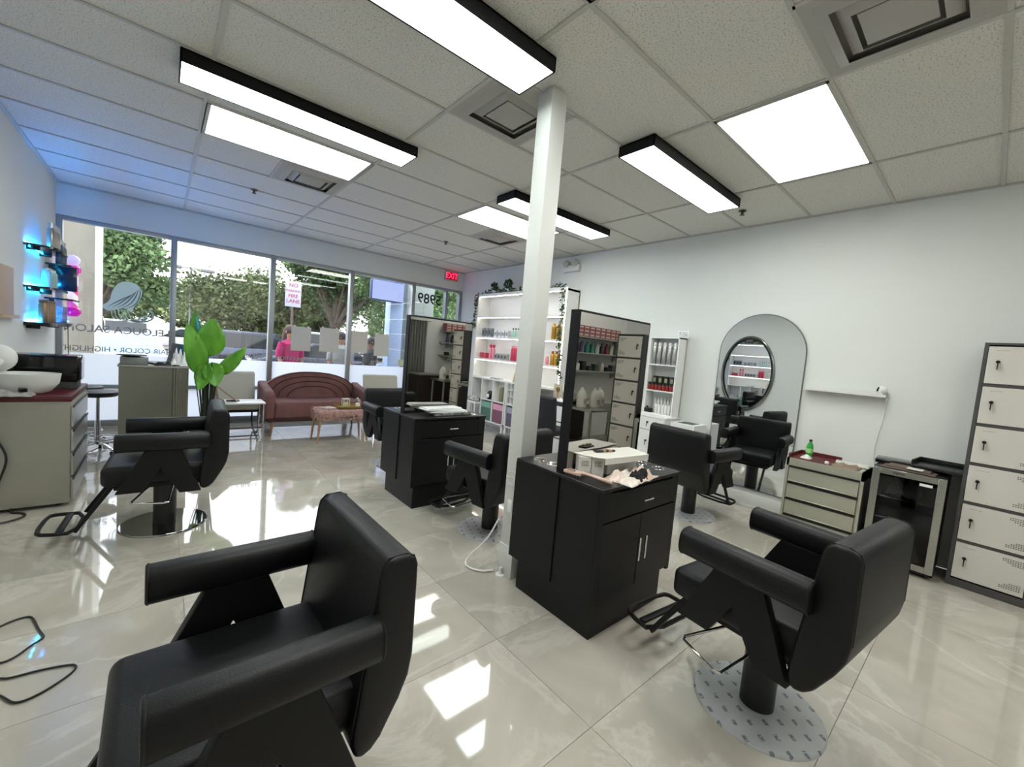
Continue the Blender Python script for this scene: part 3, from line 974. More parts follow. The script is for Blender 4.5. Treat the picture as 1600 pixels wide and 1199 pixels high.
# items on the fridge
t = thing('sheet_stack', 'brown and white papers piled on top of the fridge', 'papers', (4.52, .37, .786), R(-3))
b = B(); b.box(-.12, .12, -.16, .15, 0, .008); b.box(-.10, .13, -.13, .12, .008, .02); part('folder', b, M('brown_folder', '6b5a52', .6), t)
b = B(); b.box(-.12, -.03, -.09, .0, .021, .026); part('white_card', b, paperw, t)
b = B(); b.box(-.11, .11, -.13, .13, 0, .035, .008); b.box(-.11, .11, -.13, -.125, .035, .05)
solo('cash_tray', b, blackg, 'glossy black tray leaning at the back of the fridge top', 'tray', (4.7, .465, .786), R(4))
b = B(); b.box(-.15, .15, -.15, .15, 0, .025, .006); b.box(-.15, .15, -.15, -.14, .025, .06, .002); b.box(-.15, .15, .14, .15, .025, .06, .002); b.box(.14, .15, -.15, .15, .025, .06, .002)
solo('plastic_tray', b, black, 'wide black plastic tray on the fridge next to the lockers', 'tray', (4.66, .205, .81), R(-4))

# tool cabinet
t = thing('drawer_cabinet', 'silver steel drawer cabinet under the floating shelf', 'drawer cabinet', (4.40, .61, 0))
W = .555
silv = M('silver_drawer_front', 'c4c3b4', .38, .7, noise=.05, scale=3)
b = B(); b.box(.0, .42, 0, .02, .0, .70); b.box(.0, .42, W-.02, W, .0, .70); b.box(.0, .42, 0, W, .63, .70); b.box(.0, .42, 0, W, .0, .05); b.box(.02, .42, .02, W-.02, .05, .63)
part('carcass', b, silv, t)
for k in range(4):
    z1 = .618-.15*k
    b = B(); b.box(-.006, .02, .028, W-.028, z1-.118, z1, .003, 1); b.box(-.012, .0, .028, W-.028, z1-.128, z1-.118, .002, 1); dw = part('drawer', b, silv, t)
    b = B(); b.box(-.013, .02, .028, W-.028, z1-.001, z1+.016); part('pull_gap', b, black, dw)
b = B(); b.box(.0, .42, .0, .02, .70, .72, .004); b.box(0, .42, W-.02, W, .70, .72, .004); b.box(0, .42, .2, .35, .7, .7)
# red liner tray
redl = M('dark_red_liner', '5a1016', .6)
b = B(); b.box(-.19, .19, -.16, .16, 0, .004); b.box(.18, .19, -.16, .16, 0, .035); b.box(-.19, .19, .15, .16, 0, .035); b.box(-.19, .19, -.16, -.15, 0, .01)
solo('red_liner_tray', b, redl, 'dark red tray liner on top of the silver drawer cabinet', 'tray', (4.61, 1.0, .70))
t = thing('soda_bottle', 'green plastic drink bottle on the silver drawer cabinet', 'bottle', (4.60, 1.05, .705))
b = B(); b.lathe([(.026, 0), (.028, .01), (.027, .05), (.028, .09), (.024, .115), (.011, .145), (.011, .155), (0, .155)], 20); part('body', b, M('green_plastic', '2f9a3c', .1, emit=.0), t)
b = B(); b.lathe([(.0285, .045), (.0285, .085), (.0282, .085)], 20); part('label_band', b, M('label_green', '9ed08c', .5), t)
b = B(); b.lathe([(.013, .15), (.013, .168), (0, .168)], 14); part('cap', b, black, t)
b = crumple(.1, .08, .02, 5.5, 10, 10); solo('tissue', b, paperw, 'crumpled tissue beside the green bottle', 'tissue', (4.53, 1.05, .705), ang=80)
b = B(); b.lathe([(.016, 0), (.018, .015), (.01, .022), (0, .022)], 12); solo('small_pot', b, whitep, 'small white round pot near the front of the drawer cabinet', 'pot', (4.45, .88, .705))
b = crumple(.2, .2, .02, 7.7, 16, 16); solo('beige_cloth', b, M('beige_cloth', '8d7c6a', .9), 'beige cloth folded on the front of the drawer cabinet', 'cloth', (4.52, .76, .7), ang=80)
b = B(); b.box(-.07, .07, -.11, .11, 0, .006); b.box(-.06, .07, -.1, .12, .006, .012)
solo('white_papers', b, paperw, 'white papers at the back right of the drawer cabinet', 'papers', (4.68, .74, .705), R(8))

# floating shelf + camera
t = thing('floating_shelf', 'narrow white floating shelf on the right wall', 'shelf', (XR, .6, 1.325))
b = B(); b.box(-.10, 0, 0, .6, 0, .012, .002, 1); b.box(-.012, 0, 0, .6, .012, .045, .002, 1); part('ledge', b, white, t)
b = B(); b.box(-.102, -.096, 0, .6, 0, .022, .001, 1); part('front_lip', b, white, t)
t = thing('security_camera', 'round white camera with black face at the right end of the floating shelf', 'camera', (4.79, .635, 1.337))
b = B(); b.lathe([(.028, 0), (.03, .006), (.012, .014), (.012, .03)], 20); part('foot', b, whitep, t)
b = B(); b.ball((0, 0, .052), .034, sub=3); part('dome', b, whitep, t)
b = B(); b.lathe([(.02, 0), (.021, .01), (.0, .012)], 18, mat=Matrix.Translation((-.012, .022, .054)) @ Matrix.Rotation(R(-75), 4, 'X') @ Matrix.Rotation(R(0), 4, 'Y')); part('lens_face', b, blackg, t)
b = B(); b.tube([(4.80, .61, 1.345), (4.82, .60, 1.30), (4.825, .61, 1.1), (4.825, .64, .9), (4.82, .625, .72), (4.75, .60, .71)], .004, 6, smooth=2)
solo('camera_cable', b, whitep, 'thin white cable running down the wall from the round camera', 'cable')

# arched mirror
def arch(w, z0, z1, n=24):
    r = w/2; pts = [(-r, z0), (r, z0)]
    for k in range(n+1):
        a = PI*k/n; pts.append((r*math.cos(a), z1-r+r*math.sin(a)))
    return pts


t = thing('arched_mirror', 'tall frameless arched mirror on the right wall', 'mirror', (XR, 1.645, 0))
b = B(); b.prism(arch(.83, .20, 2.07), 'x', -.022, 0); part('thin_edge', b, M('mirror_edge', '6f7472', .3, .6), t)
b = B(); b.prism(arch(.815, .21, 2.06), 'x', -.0235, -.022); part('mirror_glass', b, mirror, t)

# wall cabinet with products
t = thing('product_cabinet', 'narrow white open cabinet of hair products on the right wall', 'cabinet', (4.65, 2.46, 0))
W = .385
b = B(); b.box(0, .18, 0, .015, .83, 1.785); b.box(0, .18, W-.015, W, .83, 1.785); b.box(.172, .18, 0, W, .83, 1.785); b.box(0, .18, 0, W, 1.77, 1.785)
part('carcass', b, whitem, t)
for z in (1.435, 1.115, .83):
    b = B(); b.box(0, .175, .015, W-.015, z, z+.015); part('shelf', b, whitem, t)
b = B(); b.box(-.17, .19, -.02, W+.02, 0, .81); part('base_unit', b, whitem, t)
b = B(); b.box(-.18, .19, -.03, W+.03, .81, .83, .003, 1); part('base_top', b, whitem, t)
for z0, z1 in ((.66, .80), (.36, .65), (.06, .35)):
    b = B(); b.box(-.185, -.17, -.01, W+.01, z0, z1, .002, 1); dw = part('drawer', b, whitem, t)
    b = B(); b.cyl((-.185, W/2, (z0+z1)/2+.02), (-.2, W/2, (z0+z1)/2+.02), .011, seg=12); b.box(-.205, -.2, W/2-.003, W/2+.003, (z0+z1)/2-.03, (z0+z1)/2+.02); part('key_lock', b, black, dw)
silver = M('silver_can', 'b9b9b6', .25, .8)
Xc = 4.72


def bottle(prof, mats, capz, label, cat, loc, group, name='bottle', seg=14, capr=None, capprof=None):
    b = B(); b.lathe(prof, seg)
    if capprof:
        b.mi = 1; b.lathe(capprof, seg)
    return solo(name, b, mats, label, cat, loc, 0, group)


ORD = ['first', 'second', 'third', 'fourth', 'fifth', 'sixth', 'seventh', 'eighth', 'ninth', 'tenth']


def nth(k, n):
    if n == 1: return ''
    if k == 0: return ', leftmost'
    if k == n-1: return ', rightmost'
    return ', %s from left' % ORD[k]


def bottle_row(n, y0, y1, x, z, prof, capprof, mats, label, cat, group, name='bottle', seg=12):
    """a row of identical items, truly alike: they share the label and group"""
    b = B(); b.lathe(prof, seg)
    if capprof: b.mi = 1; b.lathe(capprof, seg)
    me = b.mesh(name, mats)
    for k in range(n):
        y = y0+(y1-y0)*(k/(n-1) if n > 1 else 0)
        tag(link(name, me, None, (x, y, z)), label+nth(k, n), cat, group)


def box_row(n, y0, y1, x, z, sx, sy, sz, mt, label, cat, group, name='box', face=None):
    b = B(); b.box(-sx/2, sx/2, -sy/2, sy/2, 0, sz, .001, 1)
    mats = [mt]
    if face:
        b.mi = 1; b.box(-sx/2-.001, -sx/2, -sy*.35, sy*.35, sz*.25, sz*.75); mats.append(face)
    me = b.mesh(name, mats)
    for k in range(n):
        y = y0+(y1-y0)*(k/(n-1) if n > 1 else 0)
        tag(link(name, me, None, (x, y, z)), label+nth(k, n), cat, group)


bottle_row(5, 2.80, 2.53, Xc-.02, 1.45, [(.024, 0), (.026, .005), (.026, .21), (.02, .225)], [(.021, .226), (.022, .25), (.014, .27), (0, .27)], [silver, M('cap_light', 'd6d6d4', .4)], 'tall silver can on the top shelf of the product cabinet', 'spray can', 'silver spray cans in the product cabinet', 'spray_can')
darkbox = M('dark_carton', '23241f', .6); goldf = M('carton_print', '8f9470', .6)
box_row(4, 2.775, 2.545, Xc+.03, 1.13+.075, .05, .048, .10, darkbox, 'dark carton in the middle of the product cabinet', 'carton', 'dark cartons in the product cabinet', 'product_carton', goldf)
b = B(); b.box(-.05, .05, -.16, .16, 0, .072); solo('carton_riser', b, whitem, 'low white riser behind the red bottles in the product cabinet', 'riser', (4.76, 2.655, 1.131))
bottle_row(7, 2.81, 2.52, Xc-.035, 1.131, [(.019, 0), (.02, .004), (.02, .055), (.016, .062)], [(.018, .0625), (.018, .095), (0, .095)], [M('red_bottle', '8e1f1a', .3), black], 'dark red bottle in the product cabinet', 'bottle', 'red bottles in the product cabinet')
bottle_row(6, 2.745, 2.53, Xc+.03, .846, [(.016, 0), (.017, .004), (.017, .15), (.01, .165)], [(.009, .165), (.011, .2), (0, .2)], [M('white_bottle', 'd8dad6', .35), M('cap_green_white', 'c9d6cc', .4)], 'slim white bottle, back row, lowest shelf of product cabinet', 'bottle', 'slim white bottles in the product cabinet')
bottle_row(5, 2.69, 2.52, Xc-.03, .846, [(.016, 0), (.017, .004), (.017, .105), (.012, .115)], [(.012, .115), (.012, .125), (0, .125)], [M('white_tube', 'e0e0dc', .35), M('cap_grey', 'a8aaa8', .4)], 'short white bottle, front row, lowest shelf of product cabinet', 'bottle', 'short white bottles in the product cabinet')
t = thing('clip_holder', 'dark basket of hair clips on the lowest shelf of the product cabinet', 'basket', (4.68, 2.79, .846))
b = B(); b.box(-.03, .03, -.045, .045, 0, .05, .004); part('basket', b, black, t)
b = B()
for k in range(8): b.cyl((rnd.uniform(-.02, .02), -.038+k*.011, .05), (rnd.uniform(-.02, .02), -.038+k*.011, .075), .004, seg=6)
part('clips', b, black, t)['kind'] = 'stuff'
t = thing('card_holder', 'small white framed card on top of the product cabinet', 'picture frame', (4.74, 2.47, 1.786), R(0))
b = B(); b.box(-.006, .006, -.07, .07, .0, .085, .003, 1); part('frame', b, whitep, t)
b = B(); b.box(-.0075, -.006, -.055, .055, .015, .072); part('card', b, M('card_print', 'aab0b4', .6, hex2='e8e8e6', scale=70), t)
t = thing('white_bin', 'white open-top box with a dark slot beside the product cabinet', 'box', (4.66, 2.24, 0))
b = B(); b.box(-.16, .14, -.14, .14, 0, .80, .003, 1); part('box_body', b, whitem, t)
b = B(); b.box(-.10, .08, -.09, .09, .80, .803); part('dark_slot', b, black, t)

# ================================================================ LIT DISPLAY SHELVING
t = thing('display_shelving', 'large white display shelving with glowing shelf edges in the far right corner', 'shelving', (4.55, 4.23, 0))
W = 2.27
b = B(); b.box(0, .285, 0, .03, 0, 2.46); b.box(0, .285, W-.03, W, 0, 2.46); b.box(0, .285, 0, W, 2.43, 2.48); b.box(.27, .285, 0, W, 0, 2.46)
part('carcass', b, whitem, t)
for z in (2.04, 1.665, 1.265, .92):
    b = B(); b.box(0.0, .27, .03, W-.03, z, z+.03); sh = part('shelf', b, whitem, t)
for z in (2.43, 2.04, 1.665, 1.265):
    b = B(); b.box(.012, .024, .04, W-.04, z-.008, z-.001); part('led_strip', b, led_w, t)
b = B(); b.box(-.008, -.001, .0, .012, 1.0, 2.46); part('led_strip', b, led_w, t)
# products on the shelves
pinkm = M('pink_pack', 'e28a9d', .4); redm = M('magenta_pack', 'c03152', .4); goldm = M('gold_pack', 'b98f3a', .35, .5); mint = M('mint_pack', 'b9d6cd', .4); grayp = M('grey_pack', '7b8288', .4)
bp = [(.026, 0), (.028, .004), (.028, .11), (.012, .13), (.012, .14)]; cp = [(.013, .14), (.013, .165), (0, .165)]
G1 = 'packages on the upper lit shelf'; G2 = 'packages on the lower lit shelf'
box_row(3, 6.35, 6.15, 4.66, 1.696, .08, .07, .16, grayp, 'blue grey carton on the upper lit shelf', 'carton', G1, 'product_carton', black)
box_row(4, 5.98, 5.66, 4.66, 1.696, .07, .08, .12, M('silver_pack', 'b9bcc0', .3, .4), 'silver carton in the middle of the upper lit shelf', 'carton', G1, 'product_carton', grayp)
bottle_row(5, 5.50, 5.22, 4.64, 1.696, bp, cp, [mint, black], 'mint green bottle on the upper lit shelf', 'bottle', G1)
bottle_row(5, 5.15, 4.75, 4.66, 1.696, bp, cp, [whitep, grayp], 'white bottle on the upper lit shelf behind the post', 'bottle', G1)
bottle_row(3, 4.52, 4.32, 4.64, 1.696, [(.035, 0), (.038, .005), (.038, .2), (.02, .22)], [(.02, .22), (.02, .25), (0, .25)], [goldm, goldm], 'gold bottle on the upper lit shelf right of the post', 'bottle', G1)
box_row(2, 6.36, 6.26, 4.66, 1.296, .08, .08, .10, redm, 'magenta box at the far left of the lower lit shelf', 'carton', G2, 'product_carton')
bottle_row(2, 6.12, 6.03, 4.66, 1.296, [(.03, 0), (.032, .005), (.03, .16), (.01, .2)], [(.02, .2), (.03, .25), (0, .27)], [pinkm, redm], 'pink bottle with flared cap on the lower lit shelf', 'bottle', G2)
box_row(4, 5.92, 5.64, 4.66, 1.296, .07, .06, .11, M('clear_grey_pack', 'a7a8a6', .3), 'grey jar carton on the lower lit shelf', 'carton', G2, 'product_carton', black)
bottle_row(3, 5.48, 5.36, 4.65, 1.296, [(.03, 0), (.032, .005), (.032, .2), (.02, .22)], [(.024, .22), (.024, .26), (0, .26)], [redm, pinkm], 'tall magenta bottle on the lower lit shelf left of the post', 'bottle', G2)
bottle_row(3, 5.26, 5.12, 4.65, 1.296, [(.02, 0), (.022, .004), (.022, .2), (.012, .22)], [(.012, .22), (.012, .25), (0, .25)], [M('pale_bottle', 'd7dedb', .3), black], 'slim pale bottle with dark cap, lower lit shelf', 'bottle', G2)
bottle_row(4, 5.0, 4.62, 4.65, 1.296, bp, cp, [pinkm, whitep], 'pink bottle with white cap on the lower lit shelf behind the post', 'bottle', G2)
bottle_row(3, 4.5, 4.33, 4.64, 1.296, [(.034, 0), (.036, .005), (.036, .16), (.02, .18)], [(.022, .18), (.022, .22), (0, .22)], [goldm, M('amber', '8a5a1c', .3)], 'gold amber jar on the lower lit shelf', 'jar', G2, 'jar')
# plants on top
leafm = M('dark_leaf', '1f3a1c', .6, noise=.4, scale=20); ivym = M('ivy_leaf', '2c4a22', .55, noise=.4, scale=15)


def leafcloud(b, c, r, n, s, squash=1.0):
    for _ in range(n):
        while True:
            p = Vector((rnd.uniform(-1, 1), rnd.uniform(-1, 1), rnd.uniform(-1, 1)))
            if p.length < 1: break
        p = Vector((p.x*r, p.y*r, p.z*r*squash))+Vector(c)
        q = Matrix.Rotation(rnd.uniform(0, 6.28), 3, Vector((rnd.uniform(-1, 1), rnd.uniform(-1, 1), rnd.uniform(-1, 1))).normalized())
        k = s*rnd.uniform(.7, 1.3)
        b_v.extend([p+q @ Vector(v) for v in ((0, -k, 0), (k*.55, 0, k*.15), (0, k, 0), (-k*.55, 0, k*.15))])


def leafmesh(name, mats):
    me = bpy.data.meshes.new(name)
    n = len(b_v)//4
    me.from_pydata([tuple(v) for v in b_v], [], [(4*i, 4*i+1, 4*i+2, 4*i+3) for i in range(n)])
    me.materials.append(mats); me.update()
    return me


b_v = []
for k, (y, lb, s) in enumerate([(6.15, 'leftmost small potted plant on top of the lit shelving', .10), (5.75, 'round topped small potted plant on top of the lit shelving', .11), (5.05, 'widest small potted plant on top of the lit shelving, beside the post', .12)]):
    s *= .8
    t = thing('potted_plant', lb, 'plant', (4.66, y, 2.481), group='small plants on the lit shelving')
    b = B(); b.lathe([(.035, 0), (.05, .07), (.045, .072)], 14); part('pot', b, whitep, t)
    b_v = []; leafcloud(None, (0, 0, .07+s), s, 60, .034); link('foliage', leafmesh('foliage', leafm), t)


def vine(label, pts, n, spread, s=.028):
    global b_v
    t = thing('ivy_garland', label, 'garland', pts[0], group='artificial ivy garlands')
    o = Vector(pts[0])
    b = B(); b.tube([Vector(p)-o for p in pts], .004, 5, smooth=1); part('stem', b, leafm, t)
    b_v = []
    for _ in range(n):
        k = rnd.uniform(0, len(pts)-1.001); i = int(k); f = k-i
        p = (Vector(pts[i])*(1-f)+Vector(pts[i+1])*f)-o
        leafcloud(None, p, spread, 1, s)
    link('leaves', leafmesh('leaves', ivym), t)


vine('dark ivy lying along the top of the lit shelving', [(4.6, 6.5, 2.49), (4.62, 5.9, 2.50), (4.6, 5.4, 2.50), (4.62, 4.9, 2.51), (4.6, 4.35, 2.50)], 260, .06)
vine('ivy hanging down the left side of the lit shelving', [(4.56, 6.5, 2.50), (4.53, 6.53, 2.38), (4.53, 6.52, 2.2), (4.53, 6.55, 2.0), (4.53, 6.54, 1.86)], 110, .045)
vine('ivy hanging down the right side of the lit shelving to the desk', [(4.56, 4.35, 2.50), (4.52, 4.30, 2.35), (4.52, 4.27, 2.1), (4.51, 4.28, 1.8), (4.51, 4.25, 1.5), (4.51, 4.22, 1.25), (4.51, 4.2, 1.1)], 200, .05)

# cube shelf units in front
def cube_unit(label, y0, y1, cols, x0=4.40):
    t = thing('cube_shelf', label, 'cube shelf', (x0, y0, 0), group='white cube shelves')
    W = y1-y0; z0, z1 = .19, .95
    b = B(); b.box(0, .14, 0, .02, z0, z1); b.box(0, .14, W-.02, W, z0, z1); b.box(0, .14, 0, W, z0, z0+.02); b.box(-.005, .145, -.005, W+.005, z1-.02, z1+.01, .003, 1); b.box(.13, .14, 0, W, z0, z1)
    part('carcass', b, whitem, t)
    b = B(); b.box(0.001, .13, .02, W-.02, .565, .585); part('shelf', b, whitem, t)
    for k in range(1, cols):
        b = B(); b.box(0.001, .13, W*k/cols-.01, W*k/cols+.01, z0+.02, z1-.02); part('divider', b, whitem, t)
    for x in (.02, .12):
        for y in (.03, W-.03):
            b = B(); b.box(x-.015, x+.015, y-.015, y+.015, 0, z0); part('leg', b, whitem, t)
    return t


cube_unit('white two by two cube shelf with green and pink bins', 5.30, 5.97, 2)
u2 = cube_unit('white cube shelf with pigeonholes left of the post', 4.62, 5.27, 2)
b = B()
for k in range(1, 3): b.box(.002, .12, .335, .63, .585+.115*k, .592+.115*k)
for k in range(1, 3): b.box(.002, .12, .335+.1*k, .341+.1*k, .585, .93)
part('pigeonhole_rack', b, whitem, u2)


def bin_(label, y, z, c1, c2, w=.27):
    t = thing('storage_bin', label, 'bin', (4.45, y, z), group='storage bins in the cube shelves')
    b = B(); b.box(-.04, .06, -w/2, w/2, 0, .22, .004, 1); part('bin_body', b, c2, t)
    b = B(); b.box(-.043, .062, -w/2-.002, w/2+.002, .22, .32, .006, 1); part('lid', b, c1, t)


bin_('green storage bin in the lower left cube', 5.81, .212, M('green_bin', '7fae9c', .5), M('green_bin_dark', '4c7366', .5))
bin_('pink storage bin in the lower right cube', 5.47, .212, M('pink_bin', 'e2a3bd', .5), M('plum_bin', '7f5568', .5))
bin_('purple grey storage bin in the lower pigeonhole shelf', 5.10, .212, M('grey_lilac', 'a09fb4', .5), M('lilac_dark', '5c5570', .5), .24)
bin_('dark blue storage bin beside the post in the lower shelf', 4.80, .212, M('slate_bin', '6c7484', .5), M('slate_dark', '3c4454', .5), .24)
t = thing('figurine', 'black and white ornament in the upper left cube', 'ornament', (4.45, 5.76, .586))
b = B(); b.lathe([(.05, 0), (.06, .05), (.05, .12), (.03, .15)], 16); part('body', b, blackg, t)
b = B(); b.ball((-.045, 0, .06), .03, .035, .04); part('white_front', b, whitep, t)
b = B(); b.box(-.04, .04, -.02, .02, 0, .25, .004); b.box(-.035, .04, .03, .05, 0, .23, .004)
solo('binder_pair', b, M('olive_binder', '8d8a6c', .6), 'olive binders standing in the upper right cube', 'binder', (4.46, 5.43, .586))
t = thing('wrapped_gift_box', 'stack of pale gold boxes on the cube shelf beside the post', 'box', (4.46, 5.02, .961))
b = B()
for k in range(4): b.box(-.05, .05, -.12+.02*k, .12-.01*k, .04*k, .04*k+.038, .003, 1)
part('box_layers', b, M('pale_gold_card', 'c8b58c', .5), t)
b = B(); b.box(-.055, .05, -.13, .13, 0, .012, .003); b.box(-.05, .05, -.10, .12, .012, .022, .003)
solo('magazine_pile', b, M('magazine_cover', '8a9196', .4, hex2='d0d0cc', scale=15), 'grey magazines lying on top of the left cube shelf', 'magazines', (4.46, 5.62, .961))
b = crumple(.12, .4, .05, 6.1, 12, 20, base=.05); solo('wrapped_bundle', b, M('patterned_wrap', 'c8c8c4', .6, hex2='4a4a4a', scale=18), 'patterned bundle on the small white table left of the cube shelf', 'bundle', (4.42, 6.2, .51), ang=80)
t = thing('small_white_table', 'small white table left of the cube shelves by the window', 'table', (4.42, 6.2, 0))
b = B(); b.box(-.12, .12, -.2, .2, .47, .5, .004); part('tabletop', b, whitem, t)
for x in (-.1, .1):
    for y in (-.18, .18):
        b = B(); b.cyl((x, y, 0), (x, y, .47), .012, seg=10); part('leg', b, whitem, t)

# desk + dining chair right of the post
t = thing('white_drawer_desk', 'white desk with black-edged drawers to the right of the post', 'desk', (4.34, 3.32, 0))
b = B(); b.box(0, .48, 0, .88, .0, .76); part('desk_body', b, whitem, t)
b = B(); b.box(-.03, .48, -.02, .89, .76, .80, .003, 1); part('desk_top', b, M('dark_desk_top', '2b2a2a', .3), t)
for k in range(3):
    b = B(); b.box(-.016, 0, .5, .88, .05+.235*k, .27+.235*k, .002, 1); dw = part('drawer', b, whitem, t)
    b = B(); b.box(-.018, 0, .5, .88, .27+.235*k, .285+.235*k); part('drawer_gap', b, black, dw)
t = thing('makeup_mirror', 'round white ring mirror standing on the white desk', 'mirror', (4.44, 3.92, .80))
b = B(); b.lathe([(.07, 0), (.07, .01), (.012, .018), (.012, .09)], 24); part('stand', b, whitep, t)
b = B(); b.tube([(0, .11*math.cos(a*PI/16), .20+.11*math.sin(a*PI/16)) for a in range(32)], .012, 8, closed=True); part('ring', b, whitep, t)
b = B(); b.lathe([(.105, 0), (.105, .006)], 32, mat=Matrix.Translation((-.003, 0, .20)) @ Matrix.Rotation(R(90), 4, 'Y')); part('mirror_glass', b, mirror, t)
t = thing('flower_picture', 'beige picture with a flower on the desk beside the post', 'picture', (4.44, 4.12, .80))
b = B(); b.box(-.01, .01, -.09, .09, 0, .24, .003); part('frame', b, M('beige_frame', 'b9ab93', .6), t)
b = B(); b.ball((-.012, 0, .16), .004, .04, .035, jit=.2); b.cyl((-.012, 0, .03), (-.012, 0, .14), .004); part('flower_motif', b, M('flower_brown', '7c5b30', .6), t)
b = crumple(.1, .16, .04, 2.2, 12, 12); solo('cosmetic_items', b, whitep, 'small white bag on the desk right of the post', 'bag', (4.40, 4.02, .80), ang=80)
t = thing('dark_side_chair', 'dark blue padded chair pushed against the desk right of the post', 'chair', (3.98, 3.75, 0), R(0))
navy = M('navy_fabric', '14151d', .7)
b = B(); b.box(-.22, .2, -.22, .22, .42, .50, .03, 3); part('seat', b, navy, t)
b = B(); b.prism([(-.2, .46), (-.14, .46), (-.18, .90), (-.21, .93), (-.25, .90)], 'y', -.22, .22, .015, 3); part('backrest', b, navy, t)
for x in (-.19, .17):
    for y in (-.19, .19):
        b = B(); b.cyl((x, y, 0), (x*.95, y*.95, .43), .013, .018, 10); part('leg', b, matte, t)
b = B(); b.box(0, .003, 0, .45, 0, .62); solo('pink_poster', b, M('pink_print', 'e3c4c4', .6, hex2='c79da0', scale=4), 'pink poster on the wall beside the lit shelving', 'poster', (XR-.004, 3.72, 1.15))

# ================================================================ LOUNGE
vel = M('dusty_pink_velvet', '6f4a48', .8, noise=.12, scale=6)
velb = M('dusty_pink_seam', '3c2322', .9)
t = thing('curved_sofa', 'dusty pink sofa with an arched channelled back below the window', 'sofa', (1.83, 6.75, 0))
# local: x -.72...72, y -.4 (front)...+.35
b = B(); b.box(-.62, .62, -.37, .25, .24, .48, .04, 4); part('seat', b, vel, t)


def arcpoly(w, zb, zt, n=28, p=2.3):
    pts = [(-w, zb), (w, zb)]
    for k in range(n+1):
        a = PI*k/n
        c, s = math.cos(a), math.sin(a)
        pts.append((w*math.copysign(abs(c)**(2/p), c), zb+(zt-zb)*abs(s)**(2/p)))
    return pts


for k, (w, zt, yb) in enumerate([(.70, .865, .24), (.60, .80, .225), (.49, .725, .21), (.37, .65, .195)]):
    b = B(); b.prism(arcpoly(w, .44, zt), 'y', yb-.03, .34 if k == 0 else yb+.05, .012, 2)
    ch_ = part('back_channel', b, vel, t, ang=60)
    b = B(); b.tube([(x, yb-.031, z) for x, z in arcpoly(w, .44, zt)[2:]], .007, 6); part('seam', b, velb, ch_)
for s in (-1, 1):
    b = B(); b.prism([(-.38, .24), (.3, .24), (.3, .72), (.1, .68), (-.30, .63), (-.38, .58)], 'x', min(s*.62, s*.74), max(s*.62, s*.74), .03, 3); part('arm', b, vel, t)
b = B(); b.box(-.7, .7, -.36, .3, .20, .25, .01); part('base_rail', b, velb, t)
legw = M('light_wood_leg', '8a6a52', .5)
for x in (-.66, .66):
    for y in (-.33, .25):
        b = B(); b.cyl((x, y, 0), (x*.97, y, .21), .014, .024, 12); part('leg', b, legw, t)

t = thing('fur_bench', 'pink fur topped bench with wooden legs in front of the sofa', 'bench', (1.93, 5.93, 0))
fur = M('pink_fur', 'a5807a', .95, hex2='c7a39c', scale=30, bump=1.0, bscale=150)
b = B(); b.box(-.33, .36, -.17, .17, .34, .46, .05, 4); part('cushion', b, fur, t)
b_v = []
me = None
for _ in range(1500):
    x, y = rnd.uniform(-.33, .36), rnd.choice([-.17, .17])
    z = rnd.uniform(.33, .46)
    if rnd.random() < .4: y = rnd.uniform(-.17, .17); z = .46
    if rnd.random() < .15: x = rnd.choice([-.33, .36]); y = rnd.uniform(-.17, .17); z = rnd.uniform(.33, .45)
    d1 = Vector((rnd.uniform(-.01, .01), (-.008 if y < 0 else .008), -.03 if z < .455 else .006))
    p = Vector((x, y, z)); w_ = Vector((.0035, 0, 0))
    b_v.extend([p-w_, p+w_, p+w_*.3+d1, p-w_*.3+d1])
o = link('fur_pile', leafmesh('fur_pile', fur), t); o['kind'] = 'stuff'
b = B(); b.box(-.31, .34, -.15, .15, .31, .34, .004); part('frame', b, legw, t)
for x in (-.29, .32):
    for y in (-.14, .14):
        b = B(); b.cyl((x*1.1, y*1.1, 0), (x, y, .33), .012, .02, 12); part('leg', b, M('oak_leg', 'a5855c', .5), t)
gold = M('brass_tray', 'a58a4e', .35, .7)
t = thing('serving_tray', 'gold tray on the pink fur bench', 'tray', (2.06, 5.92, .463))
b = B(); b.box(-.19, .19, -.13, .13, 0, .008); part('tray_base', b, gold, t)
b = B(); b.box(-.19, .19, -.13, -.124, 0, .035); b.box(-.19, .19, .124, .13, 0, .035); b.box(-.19, -.184, -.13, .13, 0, .035); b.box(.184, .19, -.13, .13, 0, .035); part('rim', b, gold, t)
t = thing('glass_candle', 'square framed glass holder on the gold tray', 'candle holder', (2.0, 5.9, .472))
b = B()
for x in (-.04, .04):
    for y in (-.04, .04): b.box(x-.004, x+.004, y-.004, y+.004, 0, .12)
b.box(-.044, .044, -.044, .044, .116, .124); b.box(-.044, .044, -.044, .044, 0, .006); part('frame', b, M('pale_frame', 'd0cfb8', .3), t)
b = B(); b.box(-.03, .03, -.03, .03, .006, .07, .004); part('wax', b, M('wax', 'b9b48c', .5), t)
t = thing('flower_ornament', 'small white flower ornament on the right of the gold tray', 'ornament', (2.17, 5.9, .472))
b = B(); b.lathe([(.028, 0), (.032, .05), (.02, .06)], 16); part('cup', b, whitep, t)
b = B()
for k in range(7): b.ball((.018*math.cos(k), .018*math.sin(k), .075+.012*k % .05), .02, jit=.1, sub=1)
part('petals', b, M('petal_grey', 'b4b0aa', .5), t)
b = B(); b.box(-.09, .09, -.06, .06, 0, .008); b.box(-.08, .08, -.055, .06, .008, .014, mat=Matrix.Rotation(R(12), 4, 'Z'))
solo('magazine', b, M('magazine_print', '9a7a72', .4, hex2='ddd5cd', scale=14), 'open magazines at the left end of the fur bench', 'magazine', (1.76, 5.9, .463), R(15))

cream = M('cream_upholstery', 'b5b2a6', .7)


